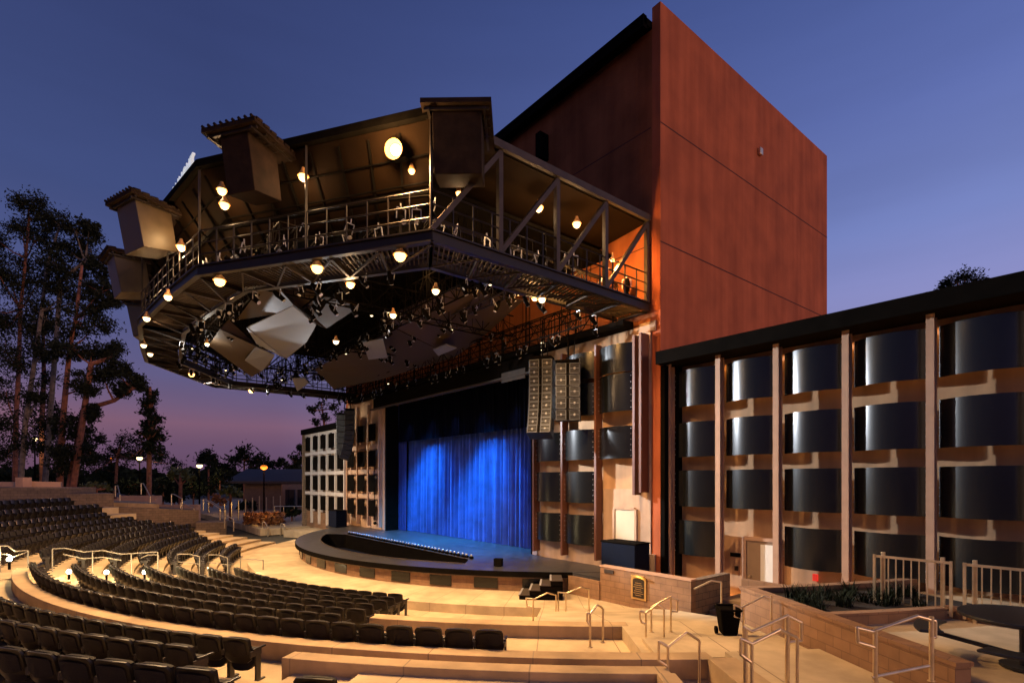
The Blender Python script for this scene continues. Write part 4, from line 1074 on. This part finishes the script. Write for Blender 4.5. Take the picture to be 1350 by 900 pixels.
# aisle rails by the left lights
def lowrail(lab, T_, P_, ex=()): rail(lab, T_, P_, extra=ex, r=.021, m='greyrail')
lowrail('long bent aisle handrail in the middle of the lit steps', [(69, 723, 20.2), (85, 722, 20.3), (110, 727, 20.6), (135, 725, 20.9), (160, 730, 21.2), (190, 728, 21.6), (208, 727, 21.9)],
        [(69, 723, 20.2, -3.46), (122, 726, 20.7, -3.65), (173, 729, 21.4, -3.85), (208, 727, 21.9, -4.0)], ex=[[(83, 730, 20.2), (110, 736, 20.6), (135, 734, 20.9), (160, 738, 21.2)]])
lowrail('aisle handrail cut by the left edge of the picture', [(-30, 719, 18.3), (10, 719, 18.7), (20, 726, 18.8), (37, 725, 19)], [(37, 725, 19, -3.4), (0, 719, 18.6, -3.2)], ex=[[(-30, 730, 18.3), (8, 730, 18.7), (18, 734, 18.8), (37, 727, 19)]])
lowrail('short aisle handrail fourth from the left edge', [(186, 735, 22.3), (195, 731, 22.3), (208, 731, 22.5), (209, 750, 22.5), (195, 751, 22.4)], [(209, 731, 22.5, -4.1)])
lowrail('short aisle handrail by the second to last step lamp', [(234, 748, 23), (234, 730, 23), (250, 730, 23.2), (263, 733, 23.4)], [(234, 730, 23, -4.2), (263, 733, 23.4, -4.2)], ex=[[(234, 740, 23), (262, 743, 23.4)]])
lowrail('short aisle handrail beside the front rows', [(275, 750, 23.8), (275, 731, 23.8), (288, 731, 24), (300, 735, 24.2)], [(275, 731, 23.8, -4.3), (300, 735, 24.2, -4.3)], ex=[[(275, 741, 23.8), (300, 744, 24.2)]])
lowrail('front aisle handrail nearest the plaza', [(317, 756, 24.3), (317, 736, 24.3), (347, 738, 24.8), (347, 757, 24.8)], [(317, 736, 24.3, -4.4), (347, 738, 24.8, -4.3)])
# step lamps
for i, (px, py, z) in enumerate([(15, 740, -3.3), (90.7, 743, -3.35), (142, 745, -3.5), (191.6, 748, -3.7), (250.8, 751, -3.85), (331.7, 752, -4.05)]):
    r_ = [25.8, 24.2, 23.1, 21.9, 20.3, 18.2][i]; fz = [-3.12, -3.73, -3.87, -4.0, -4.3, -4.44][i]
    p = pol(r_, .2, fz)
    nm = ['leftmost', 'second from the left', 'third from the left', 'fourth from the left', 'fifth from the left', 'rightmost'][i]
    o = empty('step_lamp', p, 'bright low step lamp in the aisle, %s' % nm, 'lamp')
    MB().tube(p, p + Vector((0, 0, .3)), .04, n=8).build('stem', M['black'], o)
    MB().ball(p + Vector((0, 0, .36)), .085, 10, 8).build('bulb', emis('step_bulb', (1, .92, .65), 12), o, smooth=True)
    light('POINT', 'step_light', p + Vector((0, 0, .5)), 70, (1, .80, .42), size=.08)
# aisle steps
asx = MB(arc=True)
for i, (rr, zz) in enumerate([(18.9, -4.37), (19.95, -4.22), (21.0, -4.07), (22.05, -3.93), (23.1, -3.8), (24.15, -3.65)]): asx.arc(rr, rr + .17, -4, 1.4, -4.6, zz)
struct('aisle_steps', asx, M['concrete'])

# ------------------------------------------------------------------ far left surroundings
def wallpix(lab, px0, px1, s0, s1, ytop0, ytop1, zb, th=.4, m='cmudark', name='retaining_wall'):
    p = at(px0, ytop0, s0); q = at(px1, ytop1, s1); zt0, zt1 = p.z, q.z
    d = Vector((q.x - p.x, q.y - p.y, 0)); n = Vector((-d.y, d.x, 0)).normalized() * th
    v = [Vector((p.x, p.y, zb)), Vector((q.x, q.y, zb)), Vector((q.x, q.y, zb)) + n, Vector((p.x, p.y, zb)) + n, Vector((p.x, p.y, zt0)), Vector((q.x, q.y, zt1)), Vector((q.x, q.y, zt1)) + n, Vector((p.x, p.y, zt0)) + n]
    o = MB().add(v, [(3, 2, 1, 0), (4, 5, 6, 7), (0, 1, 5, 4), (1, 2, 6, 5), (2, 3, 7, 6), (3, 0, 4, 7)]).build(name, M[m]); tag(o, lab, 'wall'); return o
wallpix('long low dark wall behind the topmost seats at the left edge', -60, 88, 38, 40, 642, 643, -3.5, th=5)
wallpix('lower dark wall right behind the topmost seats', 88, 150, 40, 42, 651, 650, -4, th=4)
wallpix('pale low wall segment at the left edge under the trees', -60, 18, 42.5, 43, 634, 635, -2.5, .5, 'post')
wallpix('pale low wall segment beside the tree trunk', 36, 80, 43, 44, 634, 635, -2.5, .5, 'post')
wallpix('pale square pier at the foot of the leaning trunk', 20, 30, 42, 42, 629, 629, -2.5, .8, 'post', 'pier')
wallpix('wide retaining wall beneath the far stair landing', 150, 262, 43, 47, 668, 672, -4.7, 5, 'cmudark')
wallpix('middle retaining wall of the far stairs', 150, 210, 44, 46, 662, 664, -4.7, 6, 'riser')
wallpix('low retaining wall ending at the bright path', 258, 298, 45, 46, 689, 688, -4.7, 3, 'cmudark')
stp = MB()
for k in range(5):
    p = at(152, 652, 50); q = at(200, 652, 50)
    stp.box(((p.x + q.x) / 2 + FW.x * (-k * .35 + 1), (p.y + q.y) / 2 + FW.y * (-k * .35 + 1), -2.6 - k * .15), (3.8, .35, 2.2), rz=TH)
    p = at(205, 664, 49); q = at(250, 664, 49)
    stp.box(((p.x + q.x) / 2 + FW.x * (-k * .35 + 1), (p.y + q.y) / 2 + FW.y * (-k * .35 + 1), -3.4 - k * .15), (3.8, .35, 2.2), rz=TH)
tag(stp.build('stone_steps', M['post']), 'two flights of lit steps climbing among the far planters', 'steps')
FR = [(152, 640, 158, 660, 49), (186, 637, 198, 662, 49), (226, 651, 240, 665, 48), (238, 662, 256, 678, 48), (268, 658, 290, 678, 47), (275, 660, 297, 680, 50), (296, 680, 308, 692, 44), (346, 688, 353, 702, 46), (370, 690, 377, 702, 46)]
for i, (x0, y0, x1, y1, s) in enumerate(FR):
    b0 = at(x0, y0, s); b1 = at(x1, y1 - 2, s - 1)
    rail('small distant stair handrail by the far planters, number %s from the left' % ['one', 'two', 'three', 'four', 'five', 'six', 'seven', 'eight', 'nine'][i], [(x0, y0, s), (x0 + 3, y0, s), (x1, y1 - 8, s - 1)], [(x0, y0, s, b0.z - 1.0), (x1, y1 - 8, s - 1, b1.z - .6)], r=.045)
for i in range(9):
    px = 296 + i * 9.2; py = 664 - i * 2.1 if i < 6 else 655 - (i - 6); s = 52 + i
    q = at(px, py, s); o = tag(MB().tube((q.x, q.y, GZ), q, .06, n=6).build('bollard', M['steel']), 'slim pale metal post in the fence line beyond the plaza', 'post', 'row of slim posts beyond the plaza')
rail('pale guard rail beyond the orange planting, right of it', [(362, 667, 52), (402, 667, 56)], [(362, 667, 52, GZ), (374, 667, 53, GZ), (388, 667, 54.5, GZ)], r=.04)
# orange planting bed
bed = MB(); rr_ = random.Random(9)
for k in range(900):
    px = rr_.uniform(322, 374); py = rr_.uniform(676, 690); c = at(px, py, 50 + rr_.uniform(-2, 2)); sz = rr_.uniform(.12, .3)
    u = Vector((rr_.uniform(-1, 1), rr_.uniform(-1, 1), rr_.uniform(-.3, 1))).normalized() * sz; v = u.cross(Vector((rr_.uniform(-1, 1), rr_.uniform(-1, 1), rr_.uniform(-1, 1)))).normalized() * sz * .6
    bed.add([c - u, c + v, c + u, c - v], [(0, 1, 2, 3)])
tag(bed.build('ground_cover', M['leafr']), 'orange lit ground cover beyond the plaza', 'ground cover', kind='stuff')
light('POINT', 'garden_light', at(345, 668, 49), 160, (1, .6, .2), size=.2)
light('POINT', 'garden_light', at(225, 655, 43), 120, (1, .5, .2), size=.2)
light('POINT', 'garden_light', at(60, 618, 41), 90, (1, .5, .25), size=.2)

# low building behind
bl = empty('low_building', at(355, 660, 75), 'low dark building with pitched roof behind the plaza lamps', 'building')
def wq(px0, px1, s0, s1, y0, y1, m, nm, dy=0):
    p = at(px0, y0, s0); q = at(px1, y0, s1); zt = p.z; zb = at(px0, y1, s0).z
    MB().add([Vector((p.x, p.y, zb)), Vector((q.x, q.y, zb)), Vector((q.x, q.y, zt)), Vector((p.x, p.y, zt))], [(0, 1, 2, 3)]).build(nm, m, bl, solid=.3)
wq(322, 415, 72, 76, 633, 672, M['stucco'], 'wall')
wq(372, 412, 70, 73, 638, 668, M['stucco'], 'wall')
p0 = at(296, 634, 70); p1 = at(418, 634, 74); p2 = at(418, 618, 82); p3 = at(325, 618, 80)
MB().add([p0, p1, p2, p3], [(0, 1, 2, 3)]).build('roof', M['roofdk'], bl, solid=.3)
for i in range(2): wq(376 + i * 16, 388 + i * 16, 69.6, 69.6, 645, 667, M['glassdk'], 'window')

# lamp posts
def street(px, py, s, m, en, col, lab, zb=-4.5, r=.28):
    q = at(px, py, s); o = empty('street_lamp', (q.x, q.y, zb), lab, 'street lamp')
    MB().tube((q.x, q.y, zb), (q.x, q.y, q.z - .2), .11, .07, n=8).build('pole', M['black'], o)
    hd = MB(); hd.tube((q.x, q.y, q.z + .25), (q.x, q.y, q.z + .05), .15, .45, n=10); hd.build('lamp_shade', M['black'], o)
    MB().ball((q.x, q.y, q.z - .06), r, 10, 7, .8).build('bulb', m, o, smooth=True)
    light('POINT', 'street_light', (q.x, q.y, q.z - .6), en * .25, col, size=.3)
sb = emis('street_bulb', (1, .70, .34), 4); sbo = emis('sodium_bulb', (1, .20, .015), 3.2)
street(46, 578, 62, sb, 900, (1, .7, .4), 'street lamp among the gum tree trunks at far left', r=.26)
street(147, 604, 85, sbo, 300, (1, .35, .15), 'tiny reddish street lamp left of the conifer base', r=.2)
street(184, 603, 60, sb, 1000, (1, .68, .35), 'warm street lamp below the conifer', r=.3)
street(198.5, 606, 75, sb, 200, (1, .8, .6), 'tiny white street lamp right beside the warm one', r=.18)
street(263, 613, 62, sb, 1000, (1, .66, .3), 'warm street lamp between conifer and round tree', r=.32)
street(348, 615, 66, sbo, 900, (1, .36, .06), 'orange sodium lamp in front of the low building roof', r=.4)

# ------------------------------------------------------------------ trees
def tree(name, lab, trunks, blobs, s, leafm, barkm, leafn=420, lsz=.22, group=None, zb=-4.6, spread=.9, zflat=.8, hug=.0, rb=.35):
    x0 = trunks[0][0]
    root = empty(name, Vector((at(x0[0], x0[1], s).x, at(x0[0], x0[1], s).y, zb)), lab, 'tree', group)
    rn = random.Random(int(s * 10 + x0[0]))
    tm = MB()
    ends = []
    for T_ in trunks:
        n = len(T_); P = [at(px, py, s + rn.uniform(-.4, .4)) for px, py in T_]
        P[0].z = min(P[0].z, zb)
        for i in range(n - 1):
            tm.tube(P[i], P[i + 1], rb * (1 - .8 * i / n) + .02, rb * (1 - .8 * (i + 1) / n) + .02, n=8)
        ends += P[1:]
    cr = MB()
    for (px, py, rp) in blobs:
        c = at(px, py, s + rn.uniform(-1, 1) * rp * .04 * s / 20); rr = rp / 709 * s
        e_ = min(ends, key=lambda e: (e - c).length + (2 if e.z > c.z else 0))
        mid = (e_ + c) / 2 + Vector((0, 0, -.15 * rr)); tm.tube(e_, mid, .11, .07, n=5); tm.tube(mid, c, .07, .03, n=5)
        # clumps inside the blob
        nc = 9
        for k in range(nc):
            d = Vector((rn.gauss(0, 1), rn.gauss(0, 1), rn.gauss(0, 1) * zflat)); d = d.normalized() * rr * rn.uniform(.25, 1.0) * spread
            cc = c + d; tm.tube(c, cc, .03, .012, n=4, caps=False); sg2 = rr * rn.uniform(.2, .42)
            for j in range(int(leafn / nc)):
                q = cc + Vector((rn.gauss(0, sg2), rn.gauss(0, sg2), rn.gauss(0, sg2 * .8)))
                u = Vector((rn.uniform(-1, 1), rn.uniform(-1, 1), rn.uniform(-1.2, .3))).normalized() * lsz * rn.uniform(.5, 1.1)
                v = u.cross(Vector((rn.uniform(-1, 1), rn.uniform(-1, 1), rn.uniform(-1, 1)))).normalized() * u.length * .38
                cr.add([q - u, q + v, q + u, q - v], [(0, 1, 2, 3)])
    tm.build('trunk', barkm, root, smooth=True); cr.build('crown', leafm, root)
    return root
B1 = [(38, 270, 15), (52, 283, 17), (30, 300, 15), (45, 318, 20), (28, 345, 20), (50, 372, 22), (15, 372, 18), (22, 400, 22), (12, 430, 20), (8, 465, 22), (30, 480, 20), (8, 520, 20), (20, 560, 20), (10, 600, 18), (0, 320, 14), (-8, 350, 18), (-10, 410, 24)]
B2 = [(78, 297, 14), (100, 305, 15), (118, 300, 9), (92, 330, 18), (120, 330, 16), (70, 345, 18), (100, 360, 20), (133, 352, 13), (82, 390, 20), (112, 392, 18), (60, 420, 20), (58, 460, 18), (42, 435, 16), (50, 520, 16), (60, 560, 16), (45, 590, 16)]
B3 = [(132, 385, 13), (142, 398, 9), (100, 425, 18), (126, 430, 18), (96, 460, 16), (120, 468, 18), (146, 462, 12), (152, 488, 14), (170, 497, 13), (182, 508, 9), (135, 495, 16), (108, 508, 16), (160, 515, 10), (122, 545, 9), (95, 560, 18), (115, 580, 15), (100, 600, 16), (80, 605, 14), (120, 600, 10)]
tree('gum_tree', 'tall straight gum tree at the left edge', [[(19, 625), (21, 557), (25, 480), (27, 408), (34, 340), (38, 290)]], B1, 58, M['leaf'], M['bark'], rb=.24, leafn=1250, lsz=.20, spread=1.35)
tree('gum_tree', 'tall gum tree with pale trunk leaning right', [[(23, 632), (33, 560), (45, 480), (55, 410), (62, 350), (78, 300)], [(55, 410), (80, 370), (112, 345)]], B2, 54, M['leaf'], M['bark2'], rb=.24, leafn=1250, lsz=.20, spread=1.35)
tree('gum_tree', 'gum tree with thick reddish trunk and long low branch toward the conifer', [[(77, 612), (80, 590), (86, 520), (92, 460), (100, 420), (108, 350)], [(82, 545), (110, 540), (150, 528), (175, 512)], [(88, 500), (120, 480), (150, 470)]], B3, 50, M['leaf'], M['bark'], rb=.28, leafn=1250, lsz=.20, spread=1.35)
tree('gum_tree', 'slender gum tree between the leaning and the reddish trunks', [[(57, 612), (55, 560), (58, 500), (57, 440), (62, 420)]], [(58, 470, 14), (66, 500, 14), (70, 540, 14), (40, 545, 14), (62, 430, 14), (72, 575, 14)], 64, M['leaf2'], M['bark'], rb=.3)
CB = []
rn = random.Random(2)
for k in range(16):
    y = 516 + k * 5.6; w = 5 + (y - 510) * .24
    for j in range(3): CB.append((198 + rn.uniform(-w, w * .72) , y + rn.uniform(-3, 3), 5.5 + w * .13))
tree('conifer', 'dark ragged conifer left of the pink sky', [[(196, 640), (197, 580), (198, 540), (198, 510)]], CB, 66, M['leaf2'], M['bark'], leafn=70, lsz=.3, rb=.3, zflat=.45)
tree('bushy_tree', 'low dark bushy tree at the foot of the conifer', [[(150, 640), (155, 600), (160, 580)]], [(150, 592, 12), (165, 580, 12), (180, 590, 14), (140, 606, 12), (165, 605, 16), (195, 606, 14), (215, 606, 13), (232, 612, 10), (125, 620, 16), (150, 622, 14)], 76, M['leaf2'], M['bark'], rb=.2)
tree('round_tree', 'small round topped tree on the horizon right of the warm lamps', [[(275, 640), (275, 612)]], [(275, 600, 12), (268, 604, 10), (283, 604, 9), (275, 610, 10)], 100, M['leaf2'], M['bark'], leafn=260, rb=.2, lsz=.45)
tree('broad_tree', 'broad dark tree on the horizon behind the orange lamp', [[(322, 640), (322, 605)]], [(322, 594, 10), (310, 606, 12), (328, 606, 14), (342, 606, 10), (355, 612, 10), (300, 616, 10), (336, 616, 12)], 100, M['leaf2'], M['bark'], leafn=240, rb=.2, lsz=.45)
tree('broad_tree', 'dark trees on the horizon just left of the white-lit grid wing', [[(385, 640), (388, 612)]], [(372, 612, 9), (388, 608, 10), (400, 604, 9), (396, 590, 5), (384, 618, 10)], 96, M['leaf2'], M['bark'], leafn=200, rb=.2, lsz=.45)
tree('gum_tree', 'gum tree rising behind the white-lit grid wing', [[(435, 640), (430, 580), (425, 540)]], [(412, 540, 7), (424, 532, 9), (440, 536, 9), (430, 550, 9), (448, 548, 10), (416, 556, 6), (455, 562, 9), (440, 566, 8)], 80, M['leaf2'], M['bark'], leafn=150, rb=.25, lsz=.3)
tree('round_tree', 'lone tree crown showing above the right wing roof', [[(1268, 480), (1268, 400), (1266, 380)]], [(1248, 374, 10), (1260, 368, 11), (1274, 366, 12), (1288, 368, 11), (1296, 374, 7), (1268, 380, 14), (1284, 382, 12), (1240, 384, 7), (1225, 390, 4)], 46, M['leaf2'], M['bark'], leafn=330, rb=.2, lsz=.15)
palms = [(240, 625, 58, 9, 'left of'), (303, 645, 56, 11, 'right of')]
tree('palm_tree', 'lit yellow green palm below the second warm lamp', [[(237, 660), (238, 640), (238, 625)]], [(238, 622, 9), (228, 626, 7), (248, 628, 7)], 57, M['leaf3'], M['bark'], leafn=110, rb=.2, lsz=.4, zflat=.4)
tree('palm_tree', 'small lit palm right of the stair rails', [[(304, 668), (304, 652)]], [(304, 645, 8), (296, 648, 6), (312, 650, 6)], 55, M['leaf3'], M['bark'], leafn=110, rb=.15, lsz=.35, zflat=.4)
tree('garden_shrub', 'russet shrub by the far handrails', [[(290, 668), (290, 660)]], [(285, 656, 6), (295, 660, 6), (278, 662, 5)], 54, M['leafr'], M['bark'], leafn=90, rb=.05, lsz=.25)
tree('garden_shrub', 'lit green hedge behind the far walls', [[(128, 655), (128, 645)]], [(115, 642, 6), (125, 640, 6), (135, 641, 6), (143, 643, 5), (108, 644, 5)], 50, M['leaf3'], M['bark'], leafn=90, rb=.05, lsz=.22)
for i, (px, py, r_) in enumerate([(215, 640, 12), (255, 645, 12), (275, 640, 12), (195, 645, 10), (170, 640, 12), (90, 615, 14), (60, 625, 12), (120, 635, 10), (230, 655, 8), (290, 628, 10), (325, 665, 8), (380, 668, 5), (385, 672, 6)]):
    tree('garden_bush', 'dark garden bush among the far lamps and rails', [[(px, py + 14), (px, py)]], [(px, py, r_), (px - 6, py + 3, r_ * .7), (px + 7, py + 2, r_ * .8)], 60 + (i % 4) * 4 - (6 if i > 9 else 0), M['leaf2'], M['bark'], leafn=160, rb=.08, lsz=.3, group='dark bushes among the far lamps')
fh = MB(); rh = random.Random(5)
for k in range(9000):
    t = rh.random(); px = -60 + 530 * t; yy = 618 + 10 * rh.random() - 4 * math.sin(px * .05) - 3 * math.sin(px * .13 + 1); c = at(px, yy + rh.uniform(0, 26), 125 + rh.uniform(-6, 6)); sz = rh.uniform(.5, 1.1)
    u = Vector((rh.uniform(-1, 1), rh.uniform(-1, 1), rh.uniform(-1, 1))).normalized() * sz; v = u.cross(Vector((rh.uniform(-1, 1), rh.uniform(-1, 1), .3))).normalized() * sz * .7
    fh.add([c - u, c + v, c + u, c - v], [(0, 1, 2, 3)])
tag(fh.build('distant_wood', M['leaf2']), 'dark wood along the horizon', 'wood', kind='stuff')

# ------------------------------------------------------------------ render
S.render.engine = 'CYCLES'
S.cycles.use_denoising = True
S.cycles.max_bounces = 6
S.cycles.sample_clamp_indirect = 4
